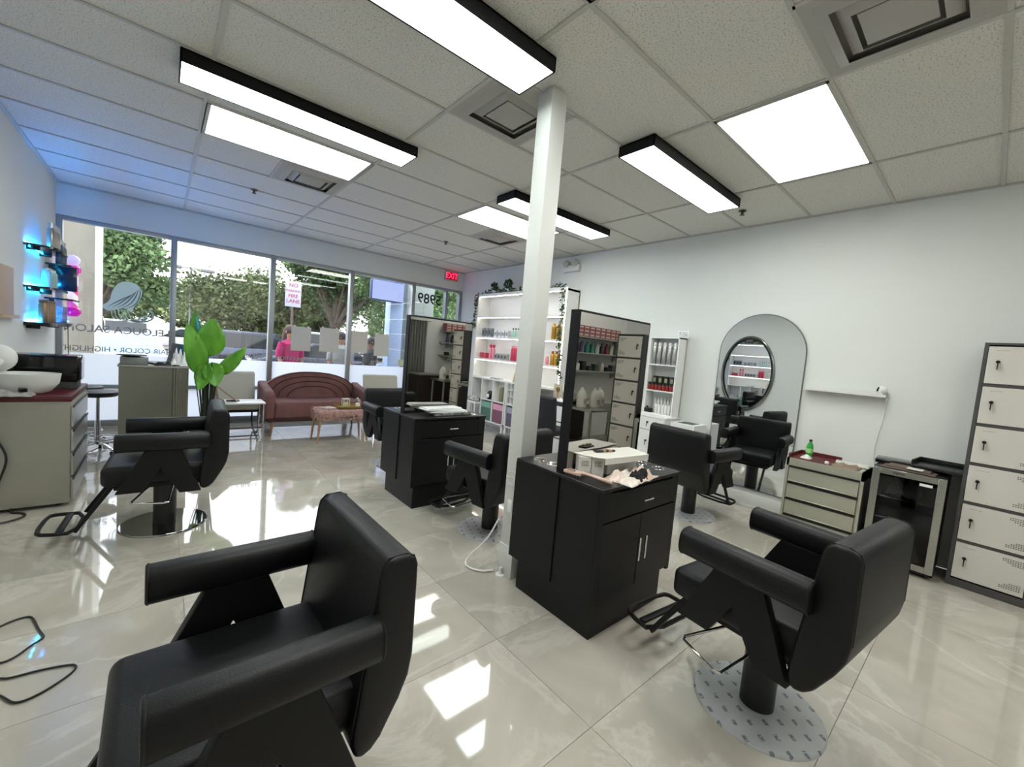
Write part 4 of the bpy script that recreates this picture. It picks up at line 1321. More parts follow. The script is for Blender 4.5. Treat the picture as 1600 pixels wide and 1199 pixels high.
def lounge_chair(label, loc, rz):
    t = thing('lounge_chair', label, 'armchair', loc, rz, 'cream lounge chairs')
    b = B(); b.box(-.30, .30, -.28, .25, .36, .45, .04, 4); part('seat', b, cream, t)
    b = B(); b.prism([(.16, .42), (.24, .42), (.33, .83), (.30, .85), (.25, .83)], 'x', -.31, .31, .02, 3); part('backrest', b, cream, t)
    for s in (-1, 1):
        b = B(); b.tube([(s*.29, .22, .40), (s*.29, .28, .02), (s*.29, -.30, .02), (s*.29, -.25, .36)], .011, 8, smooth=1); part('sled_leg', b, matte if s > 0 else chrome, t)
    b = B(); b.box(-.3, .3, -.27, .24, .335, .36, .004); part('seat_frame', b, matte, t)
    return t


lc = lounge_chair('cream lounge chair left of the pink sofa, behind the small white table', (.74, 6.75, 0), 0)
dup(lc, (3.0, 6.85, 0), 0, 'cream lounge chair right of the sofa, only its back showing over the black chair')
t = thing('white_side_table', 'small white table in front of the left cream chair', 'table', (.78, 6.28, 0))
b = B(); b.box(-.27, .27, -.17, .17, .50, .52, .004); part('tabletop', b, whitem, t)
for s in (-1, 1):
    b = B(); b.tube([(s*.25, -.15, .5), (s*.25, -.16, .015), (s*.25, .16, .015), (s*.25, .15, .5)], .009, 8); part('leg_frame', b, chrome, t)
b = B(); b.box(-.25, .25, -.01, .01, .15, .17); b.box(-.25, .25, .14, .16, .015, .03); part('cross_rail', b, M('rail_brown', '5a4a44', .5), t)
t = thing('desk_easel', 'brown folded display stand on the small white table', 'display stand', (.66, 6.28, .521), R(0))
b = B(); b.prism([(-.12, 0), (-.10, 0), (-.13, .2), (-.15, .2)], 'y', -.1, .1); b.prism([(-.14, .2), (-.13, .21), (.09, .01), (.08, 0)], 'y', -.1, .1); part('panel', b, M('tan_leather', '8a775c', .6), t)
b = B(); b.box(-.02, .12, -.05, .05, 0, .012, .003); part('foot', b, black, t)

# ================================================================ RECEPTION & PLANT
t = thing('reception_desk', 'grey metallic reception counter with a rounded fluted corner', 'reception desk', (-.3, 5.3, 0))
recm = M('reception_grey', '85857b', .3, .7, noise=.05, scale=2)
b = B(); b.box(0, .40, 0, .5, 0, 1.0); part('front_panel', b, recm, t)
b = B(); b.box(.40, .52, .08, .5, 0, 1.0)
for k in range(9):
    a = R(-90+k*11.2); b.cyl((.405+.10*math.cos(a), .10+.10*math.sin(a), 0), (.405+.10*math.cos(a), .10+.10*math.sin(a), 1.0), .014, seg=10)
part('fluted_corner', b, M('fluted_metal', '9a988c', .25, .9), t)
b = B(); b.box(-.01, .52, -.01, .51, 1.0, 1.018, .003, 1); part('counter_top', b, M('counter_top', '8c8e88', .25), t)
t = thing('laptop', 'open black laptop seen edge on, on the reception counter', 'laptop', (-.0, 5.58, 1.02), R(-70))
b = B(); b.box(-.15, .15, -.1, .1, 0, .015, .004); part('keyboard_base', b, black, t)
b = B(); b.box(-.15, .15, 0, .01, 0, .21, .003, mat=Matrix.Translation((0, .1, .01)) @ Matrix.Rotation(R(-14), 4, 'X')); part('screen_lid', b, black, t)
t = thing('cash_box', 'grey receipt machine under a dark dish on the reception counter', 'cash register', (-.235, 5.42, 1.02))
b = B(); b.box(-.06, .14, -.08, .08, 0, .07, .006); part('machine', b, M('machine_grey', '777a7a', .4), t)
b = B(); b.lathe([(.04, .072), (.11, .085), (.115, .092), (0, .085)], 24, (0.02, 0, 0)); part('dark_dish', b, black, t)
b = crumple(.14, .1, .03, 9.2, 10, 10, base=.02); solo('phone_cords', b, black, 'black phone and cords heaped on the reception counter', 'phone', (.02, 5.36, 1.02), ang=80)
b = crumple(.13, .13, .12, 1.7, 14, 14, base=.06); solo('plastic_bag', b, M('clear_bag', 'cfd2d2', .15), 'crumpled clear plastic bag on the right of the reception counter', 'bag', (.14, 5.38, 1.02), ang=80)

# bird of paradise plant
pl = thing('bird_of_paradise', 'tall green leafy plant in a black pot in front of the window', 'plant', (.39, 5.55, 0))
b = B(); b.lathe([(.11, 0), (.12, .02), (.15, .34), (.16, .36), (.13, .36), (.12, .33), (0, .33)], 28); part('pot', b, black, pl)
lf = M('bright_green_leaf', '62a328', .4, hex2='457f1f', scale=9, stretch=(1, 1, .4)); lf.node_tree.nodes['Principled BSDF'].inputs['Subsurface Weight'].default_value = 0.0
lfd = M('dark_green_stem', '1f2c18', .5)


def big_leaf(base, stem_top, tip, hw, twist, droop=0.0):
    base, stem_top, tip = Vector(base), Vector(stem_top), Vector(tip)
    b = B(); b.tube([base, base*.5+stem_top*.5+Vector((0, 0, .03)), stem_top], [.011, .008, .006], 8, smooth=1)
    part('stem', b, lfd, pl)
    d = tip-stem_top; L = d.length; d.normalize(); n = 16
    side = d.cross(Vector((-.07, -1, .1))).normalized()
    side = Matrix.Rotation(twist, 3, d) @ side
    nor = side.cross(d).normalized()
    v = []; f = []
    for i in range(n+1):
        u_ = i/n
        c = stem_top+d*L*u_+nor*droop*math.sin(PI*u_)
        w = hw*(math.sin(PI*u_**.72)**.75) if 0 < i < n else .001
        for k, q in enumerate((-1, -.66, -.33, 0, .33, .66, 1)):
            v.append(c+side*w*q + nor*(abs(q)*w*.25) + nor*.005*math.sin(i*2.1+k*1.3)*abs(q))
    for i in range(n):
        for k in range(6):
            a = i*7+k; f.append((a, a+1, a+8, a+7))
    b = B(); b.raw(v, f)
    lfo = part('leaf', b, lf, pl, ang=80)
    md = lfo.modifiers.new('thick', 'SOLIDIFY'); md.thickness = .0016
    b = B(); b.tube([stem_top+d*L*q/8+nor*(droop*math.sin(PI*q/8)-.003) for q in range(9)], [.005*(1-q/10) for q in range(9)], 5); part('midrib', b, M('dark_rib', '35701a', .5), lfo)


leaves = [((-.03, 0, .33), (-.08, -.02, .93), (-.19, -.05, 1.46), .105, .35, .03),
          ((-.02, .03, .33), (-.05, .05, 1.12), (-.12, .06, 1.60), .095, -.75, .02),
          ((.01, 0, .33), (.00, 0, 1.12), (.03, -.02, 1.54), .135, .1, .02),
          ((.03, 0, .33), (.08, 0, .92), (.34, -.05, 1.25), .075, .25, .03),
          ((-.03, -.02, .33), (-.02, -.06, 1.05), (-.08, -.11, .76), .085, .3, -.03),
          ((.02, -.02, .33), (.03, -.05, 1.06), (.07, -.10, .80), .10, -.2, -.03)]
for L_ in leaves: big_leaf(*L_)
for dx, dy, tx in ((-.06, .03, -.11), (-.05, -.04, -.085), (.05, .0, .09)):
    b = B(); b.cyl((dx*.6, dy*.6, .33), (tx, dy*.2, .92), .006, .004, 8); part('stem', b, lfd, pl)
for dx, r_ in ((-.02, .026), (.025, .022)):
    b = B(); b.tube([(dx, 0, .33), (dx+.01, -.01, .7), (dx+.03, -.02, .98)], [r_, r_*.8, r_*.5], 10, smooth=1); part('trunk', b, M('black_stalk', '12160f', .35), pl)

# rolling stools
def stool(label, x, y, h):
    t = thing('rolling_stool', label, 'stool', (x, y, 0), group='black rolling stools')
    b = B(); b.lathe([(.0, h-.055), (.15, h-.055), (.175, h-.03), (.17, h-.008), (.13, h), (0, h+.002)], 28); part('seat', b, leather, t)
    b = B(); b.cyl((0, 0, .09), (0, 0, h-.05), .015, seg=12); b.cyl((0, 0, .12), (0, 0, .35), .026, seg=12); part('gas_lift', b, chrome, t)
    b = B(); b.tube([(.16*math.cos(a*PI/14), .16*math.sin(a*PI/14), .16) for a in range(28)], .008, 6, closed=True)
    for k in range(5): b.cyl((0, 0, .15), (.16*math.cos(k*1.257), .16*math.sin(k*1.257), .16), .005, seg=6)
    part('foot_ring', b, chrome, t)
    for k in range(5):
        a = k*1.2566+.3
        b = B(); b.tube([(0, 0, .11), (.12*math.cos(a), .12*math.sin(a), .10), (.22*math.cos(a), .22*math.sin(a), .06)], .012, 6); lg = part('leg', b, chrome, t)
        b = B(); b.cyl((.22*math.cos(a)-.012*math.sin(a), .22*math.sin(a)+.012*math.cos(a), .024), (.22*math.cos(a)+.012*math.sin(a), .22*math.sin(a)-.012*math.cos(a), .024), .024, seg=14); part('caster', b, black, lg)
    return t


s1 = stool('black rolling stool with chrome base near the window, the taller one', -.50, 6.1, .67)
dup(s1, (-.66, 6.55, -.0), .5, 'black rolling stool half hidden behind the drawer cart on the left')

# ================================================================ LEFT WALL: cart, shelves
t = thing('drawer_cart', 'grey steel drawer cart with a dark red top against the left wall', 'drawer cart', (XL+.02, 4.42, 0))
b = B(); b.box(0, .46, 0, .86, .03, .80); part('carcass', b, M('cart_grey', 'a09d92', .35, .5, noise=.06, scale=2), t)
b = B(); b.box(-.0, .47, -.01, .87, .80, .84, .004); part('worktop', b, M('cart_red', '4a0f14', .45), t)
for k in range(4):
    z = .60-.185*k
    b = B(); b.box(.46, .475, .03, .83, z, z+.165, .003, 1); dw = part('drawer', b, steel, t)
    b = B(); b.box(.472, .48, .03, .83, z+.15, z+.165); part('pull_gap', b, black, dw)
b = B(); b.box(.0, .46, .86, .90, .03, .72); part('end_panel', b, M('dark_panel', '2a2c30', .5), t)
for k in range(2):
    for y in (.08, .78):
        b = B(); b.cyl((.08+.32*k, y, 0), (.08+.32*k, y, .03), .02); part('foot', b, black, t)
t = thing('towel_warmer', 'black boxy towel warmer with a small white badge on the left cart', 'towel warmer', (-.72, 4.95, .841))
b = B(); b.box(-.17, .22, -.12, .14, .06, .27, .02, 3); part('housing', b, blackg, t)
b = B(); b.box(.03, .08, -.1225, -.12, .10, .125, .001, 1); part('badge', b, whitep, t)
b = B(); b.box(-.15, .2, -.1, .12, 0, .06, .006); part('base', b, M('machine_dark', '3a3a3a', .5), t)
t = thing('shampoo_basin', 'white rounded basin on the front of the left cart', 'basin', (-.76, 4.58, .841))
b = B(); b.lathe([(.09, 0), (.13, .02), (.17, .08), (.18, .15), (.168, .15), (.12, .04), (0, .03)], 30, sx=1.05, sy=.75); part('bowl', b, white, t)
b = B(); b.tube([(-.2, -.1, .13), (-.17, -.13, .17), (-.1, -.05, .24), (-.16, .05, .22)], .03, 10, smooth=2); part('neck_rest', b, white, t)
b = B(); b.ball((0, 0, .09), .10, .07, .10, sub=3); b.box(-.10, .0, -.07, .07, 0, .1, .03, 3)
solo('white_hood', b, white, 'white rounded steamer hood at the left edge, behind the basin', 'hood', (-.90, 4.66, 1.0))
b = crumple(.22, .16, .04, 4.9, 16, 12, base=.02); solo('plastic_wrap', b, M('grey_wrap', '9c9896', .25), 'crumpled grey plastic wrap with a dark object at the front edge of the left cart', 'plastic wrap', (-.80, 4.46, .841), ang=80)
b = B(); b.box(-.02, .02, -.015, .015, 0, .03, .006); solo('hair_clipper', b, blackg, 'small black clipper lying in the plastic wrap on the left cart', 'clipper', (-.74, 4.43, .87), .6)
b = B(); b.tube([(-.93, 4.40, .62), (-.88, 4.39, .60), (-.83, 4.385, .50), (-.80, 4.38, .40), (-.84, 4.37, .25), (-.86, 4.36, .16), (-.92, 4.38, .14)], .007, 6, smooth=2)
solo('black_cord', b, black, 'black cord hanging down the side of the left cart', 'cord')
b = B(); b.tube([(-.98, 4.18, .008), (-.85, 4.2, .008), (-.76, 4.22, .008), (-.70, 4.30, .008), (-.74, 4.38, .008), (-.80, 4.40, .01), (-.79, 4.40, .04)], .007, 6, smooth=2)
solo('floor_cord', b, black, 'black cord with plug on the floor by the foot of the left cart', 'cord')
# black cable in the foreground left
def fl(px, py):
    d_ = fw*F_PX + cr*(px-800) - cu*(py-599.5)
    k = (0.006-CAM_H)/d_.z
    return (d_.x*k, d_.y*k, .006)


pts = [(-60, 1010), (0, 979), (26, 968), (47, 963), (53, 968), (60, 984), (69, 994), (66, 999), (50, 1008), (25, 1027), (0, 1038), (-25, 1035), (-60, 1052), (-25, 1066), (0, 1060), (8, 1061), (20, 1059), (60, 1048), (112, 1038), (120, 1041), (116, 1049), (90, 1068), (60, 1086), (35, 1097), (20, 1099), (10, 1093), (0, 1087), (-40, 1075)]
pts = [fl(*p) for p in pts]
b = B(); b.tube(pts, .0042, 6, smooth=2); solo('foreground_cable', b, black, 'black cable looping across the floor at the left edge in front', 'cable')

# wall shelves with blue LEDs
led_b2 = ematerial('cyan_led_strip', '20c4ff', 20.0)
shelfm = M('black_glass_shelf', '0b0d12', .12)
names = ['top', 'middle', 'bottom']
for k, (z, y0, y1, lb) in enumerate([(2.06, 5.95, 6.75, 'black wall shelf at the top left with tall silver cans'), (1.67, 5.95, 6.75, 'black wall shelf in the middle glowing blue'),
                                     (1.31, 5.95, 7.15, 'longest black wall shelf, lowest of the three blue lit shelves')]):
    t = thing('wall_shelf', lb, 'shelf', (XL, y0, z), group='blue lit wall shelves')
    L = y1-y0
    b = B(); b.prism([(0, 0), (.16, .06), (.20, .14), (.20, L-.06), (.14, L), (0, L)], 'z', 0, .02 if k < 2 else .035); part('board', b, shelfm, t)
    b = B(); b.box(.004, .012, .05, L-.05, .021 if k < 2 else .036, .03 if k < 2 else .045); part('led_strip', b, led_b, t)
    if k < 2:
        b = B(); b.box(.02, .028, .08, L-.08, -.008, -.002); part('under_led_strip', b, led_b2, t)
    for y in (.12, L-.12):
        b = B(); b.box(0, .09, y-.008, y+.008, -.03, 0, .003); part('bracket', b, black, t)
t = thing('wall_shelf', 'short black shelf beside the window holding dark cans', 'shelf', (XL, 6.9, 1.98), group='blue lit wall shelves')
b = B(); b.box(0, .2, 0, .42, 0, .018, .002, 1); part('board', b, shelfm, t)
b = B(); b.box(.01, .05, .2, .22, -.03, 0); part('bracket', b, black, t)
t = thing('wall_shelf', 'short black shelf beside the window below the dark screen', 'shelf', (XL, 6.85, 1.60), group='blue lit wall shelves')
b = B(); b.box(0, .22, 0, .5, 0, .018, .002, 1); part('board', b, shelfm, t)
b = B(); b.box(.01, .05, .2, .22, -.03, 0); part('bracket', b, black, t)
cs = [(.028, 0), (.03, .006), (.03, .20), (.022, .22)]; cc = [(.024, .22), (.024, .27), (0, .27)]
G = 'cans on the blue lit shelves'
bottle_row(4, 6.35, 6.65, XL+.12, 2.081, cs, cc, [M('warm_silver', '9c9489', .25, .8), silver], 'tall silver can on the top left wall shelf', 'spray can', G, 'spray_can')
bottle_row(3, 6.98, 7.2, XL+.1, 1.999, cs, cc, [M('dark_can', '4c5558', .3, .5), silver], 'dark spray can on the short shelf beside the window', 'spray can', G, 'spray_can')
bottle_row(3, 6.3, 6.55, XL+.1, 1.691, [(.04, 0), (.042, .01), (.042, .16), (.03, .18)], [(.03, .18), (.03, .2), (0, .2)], [M('aqua_jar', '8fb9b4', .2), silver], 'pale jar on the middle wall shelf lit in blue', 'jar', G, 'jar')
bottle_row(4, 6.15, 6.5, XL+.1, 1.346, [(.035, 0), (.037, .01), (.037, .17), (.03, .19)], [(.034, .19), (.034, .22), (0, .22)], [M('bronze_tin', '8a7358', .3, .7), M('bronze_lid', '6d5a44', .3, .7)], 'bronze tin on the lowest left wall shelf', 'tin', G, 'tin')
for k in range(5):
    b = B(); b.box(-.06, .06, -.008, .008, 0, .18, .001, 1, Matrix.Rotation(R(-12), 4, 'X'))
    solo('leaning_booklet', b, M('booklet_lilac', 'a79cb0', .5, hex2='56505e', scale=25), 'leaning booklet on the lowest left wall shelf'+nth(k, 5), 'booklet', (XL+.1, 6.68+k*.07, 1.348), 0, 'booklets on the lowest left shelf')
t = thing('wall_screen', 'dark flat screen standing out from the left wall between the shelves', 'screen', (XL, 6.86, 1.705))
b = B(); b.box(.03, .25, 0, .02, 0, .27, .004); part('panel', b, M('dark_teal_gloss', '0c1c24', .15), t)
b = B(); b.box(.0, .04, .005, .015, .1, .16); part('bracket', b, black, t)
# barber pole
t = thing('barber_pole', 'pink and white striped barber pole with magenta ends by the window', 'barber pole', (-.83, 7.36, 1.42))
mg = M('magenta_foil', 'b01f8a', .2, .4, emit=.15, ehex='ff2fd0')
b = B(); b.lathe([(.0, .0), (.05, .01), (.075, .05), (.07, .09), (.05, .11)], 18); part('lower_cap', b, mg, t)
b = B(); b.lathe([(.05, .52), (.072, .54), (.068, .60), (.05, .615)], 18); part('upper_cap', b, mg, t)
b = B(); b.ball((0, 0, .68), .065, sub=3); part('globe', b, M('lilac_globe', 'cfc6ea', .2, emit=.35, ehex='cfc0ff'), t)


def stripes():
    mt = bpy.data.materials.new('barber_stripes'); mt.use_nodes = True
    n = mt.node_tree.nodes; l = mt.node_tree.links; p = n['Principled BSDF']
    tcx = n.new('ShaderNodeTexCoord'); s_ = n.new('ShaderNodeSeparateXYZ'); l.new(tcx.outputs['Object'], s_.inputs[0])
    at_ = n.new('ShaderNodeMath'); at_.operation = 'ARCTAN2'; l.new(s_.outputs[1], at_.inputs[0]); l.new(s_.outputs[0], at_.inputs[1])
    m1 = n.new('ShaderNodeMath'); m1.operation = 'MULTIPLY_ADD'; l.new(s_.outputs[2], m1.inputs[0]); m1.inputs[1].default_value = 26; l.new(at_.outputs[0], m1.inputs[2])
    sn = n.new('ShaderNodeMath'); sn.operation = 'SINE'; l.new(m1.outputs[0], sn.inputs[0])
    g = n.new('ShaderNodeMath'); g.operation = 'GREATER_THAN'; g.inputs[1].default_value = 0; l.new(sn.outputs[0], g.inputs[0])
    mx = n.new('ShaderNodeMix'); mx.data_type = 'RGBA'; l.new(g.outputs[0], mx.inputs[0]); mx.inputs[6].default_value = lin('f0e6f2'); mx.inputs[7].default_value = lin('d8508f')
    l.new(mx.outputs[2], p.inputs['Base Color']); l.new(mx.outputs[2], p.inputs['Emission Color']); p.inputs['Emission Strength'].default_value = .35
    return mt


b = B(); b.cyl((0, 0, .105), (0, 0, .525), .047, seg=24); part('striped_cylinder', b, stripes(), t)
b = B(); b.box(-.16, -.04, -.01, .01, .30, .33); part('wall_arm', b, black, t)
b = B(); b.tube([(-.84, 7.12, 1.312), (-.84, 7.14, 1.0), (-.82, 7.15, .75), (-.84, 7.14, .3)], .004, 6, smooth=1); solo('shelf_wire', b, black, 'thin dark wire hanging from the lowest wall shelf', 'wire')
# framed wood trim piece on the left wall
b = B(); b.box(0, .02, 0, .5, 0, .4, .004); b.box(0.0, .05, 0, .52, -.03, 0, .004); solo('wooden_wall_frame', b, M('pale_wood', 'b09a86', .6), 'pale wooden panel on the left wall at the picture edge', 'wall panel', (XL, 5.02, 1.4))
# oval mirror on left wall (seen in the arched mirror)
t = thing('oval_mirror', 'large oval mirror with a chrome rim on the left wall, seen in the arched mirror', 'mirror', (XL, 3.85, 1.42))
b = B(); b.lathe([(.5, .01), (.5, .02), (0, .02)], 48, mat=Matrix.Rotation(R(90), 4, 'Y') @ Matrix.Diagonal((1.7, 1.1, 1, 1))); part('mirror_glass', b, mirror, t)
b = B(); b.tube([(.02, .56*math.cos(a*PI/32), .86*math.sin(a*PI/32)) for a in range(64)], .03, 8, closed=True); part('rim', b, M('rim_chrome', '9a9a98', .2, 1.0), t)
b = B(); b.tube([(.03, .52*math.cos(a*PI/32), .82*math.sin(a*PI/32)) for a in range(64)], .012, 6, closed=True); part('inner_rim', b, M('rim_dark', '3a3a3a', .3, .8), t)

# ================================================================ BACK OF THE ROOM (seen in the mirrors)
t = thing('back_cabinet', 'dark wood cabinet by the curtain, seen in the far station mirror', 'cabinet', (4.3, -1.75, 0))
b = B(); b.box(0, .85, 0, .5, 0, .78); part('cabinet_body', b, M('dark_wood', '2a201c', .4, noise=.2, scale=5), t)
b = B(); b.box(-.02, .87, -.0, .53, .78, .81, .004); part('cabinet_top', b, M('worktop_grey', '77746f', .3), t)
t = thing('steel_worktable', 'stainless steel work table in the alcove, seen in the mirrors', 'table', (4.55, -1.2, 0))
b = B(); b.box(0, 1.15, 0, .55, .70, .735, .004); part('tabletop', b, steel, t)
b = B(); b.box(0.02, 1.13, 0.02, .53, .2, .22); part('lower_shelf', b, steel, t)
for x in (.04, 1.11):
    for y in (.04, .51):
        b = B(); b.cyl((x, y, 0), (x, y, .70), .02); part('leg', b, steel, t)
for z, lb in ((1.53, 'upper wall shelf of supplies in the alcove'), (1.22, 'lower wall shelf of supplies in the alcove'), (1.80, 'highest wall shelf in the alcove, stacked with pink boxes')):
    t = thing('supply_shelf', lb, 'shelf', (5.1, -1.9, z), group='supply shelves in the alcove')
    b = B(); b.box(0, 1.7, 0, .28, 0, .02); part('board', b, M('grey_shelf', '8e9290', .5), t)
    for x in (.2, 1.5):
        b = B(); b.prism([(0, 0), (.2, 0), (0, -.12)], 'x', x, x+.02); part('bracket', b, steel, t)
pb = M('pink_carton', '8c5a62', .6); 
b = B(); b.box(-.07, .07, -.09, .09, 0, .06, .002, 1); b.mi = 1; b.box(-.05, .05, .09, .0915, .02, .04)
meb = b.mesh('supply_carton', [pb, M('carton_cream', 'c9b79c', .6)])
for i in range(9):
    for j in range(3):
        tag(link('supply_carton', meb, None, (5.22+i*.15, -1.76, 1.821+j*.062)), 'pink carton on the highest alcove shelf, %s tier%s' % (('lowest', 'middle', 'top')[j], nth(8-i, 9)), 'carton', 'pink cartons in the alcove')
for i, hx in enumerate(['3b3550', '20201f', '6b5f8a', '2f7f6d', '2f7f6d', 'b8b8b0', '3c3c3c', '7a2f35', 'c7c2b5', '4f5f55']):
    b = B(); b.lathe([(.04, 0), (.042, .01), (.042, .12+.02*(i % 3)), (.02, .15+.02*(i % 3)), (.02, .19), (0, .19)], 14)
    solo('supply_bottle', b, M('supply_%s' % hx, hx, .35), 'supply bottle on the upper alcove shelf'+(nth(9-i, 10) if 0 < i < 9 else (', nearest the curtain' if i == 0 else ', farthest from the curtain')), 'bottle', (5.25+i*.14, -1.76, 1.551), 0, 'bottles on the upper alcove shelf')
for i, hx in enumerate(['20201f', 'c9c9c4', '232323', '2c2c2c', '3a4a44', 'b9b4a9', '262626', '4a4a50']):
    b = B(); b.box(-.05, .05, -.05, .05, 0, .08+.04*(i % 3), .012, 2)
    solo('supply_tub', b, M('tub_%s' % hx, hx, .4), 'supply tub on the lower alcove shelf'+nth(7-i, 8), 'tub', (5.25+i*.17, -1.76, 1.241), 0, 'tubs on the lower alcove shelf')
for i, (x, y, lb) in enumerate([(4.72, -.98, 'white gallon jug on the steel table, left'), (4.92, -.9, 'white gallon jug on the steel table, middle'), (5.14, -.98, 'cream gallon jug on the steel table, right')]):
    t = thing('gallon_jug', lb, 'jug', (x, y, .736), group='gallon jugs in the alcove')
    b = B(); b.lathe([(.07, 0), (.075, .01), (.075, .17), (.05, .23), (.022, .26)], 20); part('body', b, M('jug_white', 'd9d6cc', .4), t)
    b = B(); b.lathe([(.024, .26), (.024, .285), (0, .285)], 14); part('cap', b, whitep, t)
    b = B(); b.tube([(.06, 0, .16), (.085, 0, .2), (.04, 0, .25)], .01, 6, smooth=1); part('handle', b, M('jug_white'), t)
    b = B(); b.box(-.03, .03, .0745, .0765, .05, .12); part('label_patch', b, lidm, t)
b = B()
v = []; f = []
for i in range(81):
    x = i*.01; y = .03*math.sin(i*.9)+.01*math.sin(i*2.3)
    v += [(x, y, 0), (x, y, 1.95)]
for i in range(80): f.append((2*i, 2*i+2, 2*i+3, 2*i+1))
b.raw(v, f)
t = thing('grey_curtain', 'pale grey hanging curtain on the back wall, seen in the far mirror', 'curtain', (3.9, -1.8, .05))
o = part('cloth', b, M('curtain_grey', '8d8a84', .9, hex2='6f7572', scale=6, stretch=(8, 8, .3)), t, ang=80); o.modifiers.new('s', 'SOLIDIFY').thickness = .004
b = B(); b.cyl((-.05, 0, 1.96), (.9, 0, 1.96), .012); part('rod', b, steel, t)

# ================================================================ OUTSIDE
b = B(); b.box(-60, 80, YF+.15, 12, -.25, -.1); struct('sidewalk', b, M('concrete', 'a9a49c', .9, noise=.1, scale=1.5))
b = B(); b.box(-90, 110, 12, 120, -.4, -.22); struct('parking_lot', b, M('asphalt', '8d8480', .95, noise=.12, scale=.8))
b = B(); b.box(-1.9, 4.9, 7.66, 8.9, 3.2, 3.4)
# facade column
t = thing('facade_column', 'broad beige stucco column outside the left window', 'column', (-1.35, 8.8, -.1))
b = B(); b.box(-.6, .60, 0, .6, 0, 4.2); part('shaft', b, M('beige_stucco', '7d7a70', .95, noise=.06, scale=3, bump=.3, bscale=80), t)
b = B(); b.box(.585, .62, -.02, .62, 0, 4.2); part('pale_edge_strip', b, M('pale_edge', 'c9c9c3', .8), t)  # paler strip along the right edge of the column
t = thing('blue_column', 'pale blue painted column outside the right window', 'column', (3.78, 8.5, -.1))
b = B(); b.box(-.13, .16, -.13, .13, 0, 3.2, .01); part('shaft', b, M('blue_light_tint', '9fb6dd', .7), t)  # blue light falling on the column is put into its colour
b = B(); b.box(.25, .9, -.1, .1, 0, 3.3); part('wall_return', b, M('grey_green_stucco', '8a948e', .9), t)
t = thing('hanging_sign_box', 'lavender blue hanging sign box with a dark outline outside the window', 'sign', (3.53, 8.3, 2.27))
b = B(); b.box(-.36, .36, -.06, .06, 0, .42, .04, 3); part('outline_box', b, M('sign_navy', '27406a', .5), t)
b = B(); b.box(-.335, .335, -.066, .066, .022, .398, .01); part('face', b, ematerial('sign_face', 'a9b8ea', .62), t)
b = B(); b.box(-.2, -.17, -.02, .02, .42, .62); b.box(.17, .2, -.02, .02, .42, .62); part('hanger', b, matte, t)
# no parking sign
t = thing('no_parking_sign', 'white no parking fire lane sign on a thin post outside', 'sign', (2.36, 11, -.2))
b = B(); b.cyl((0, 0, 0), (0, 0, 2.9), .025, seg=10); part('post', b, M('rust_post', '5a4540', .6), t)
b = B(); b.box(-.17, .17, -.045, -.03, 2.28, 2.86, .005); pn = part('panel', b, M('sign_white', 'aeaec2', .5), t)
for tx, z in (('NO', 2.78), ('PARKING', 2.65), ('FIRE', 2.53), ('LANE', 2.41)):
    me = text_mesh(tx, .12 if len(tx) < 5 else .075, .001, False, True)
    for v in me.vertices: v.co = Vector((v.co.x, -.0465-v.co.z, z+v.co.y))
    me.materials.append(M('sign_red', '96324c', .6)); link('sign_text', me, pn)
# lamp post
t = thing('parking_lamp', 'double headed parking lot lamp post far outside', 'street lamp', (1.02, 25, -.2))
b = B(); b.cyl((0, 0, 0), (0, 0, 4.35), .06, .045, 12); part('pole', b, M('lamp_grey', '8d9092', .5), t)
for s in (-1, 1):
    b = B(); b.box(min(s*.1, s*.75), max(s*.1, s*.75), -.03, .03, 4.28, 4.33); b.box(min(s*.35, s*.9), max(s*.35, s*.9), -.2, .2, 4.22, 4.36, .03); part('lamp_head', b, M('lamp_grey'), t)

# cars
tire = M('tire', '15151a', .8)


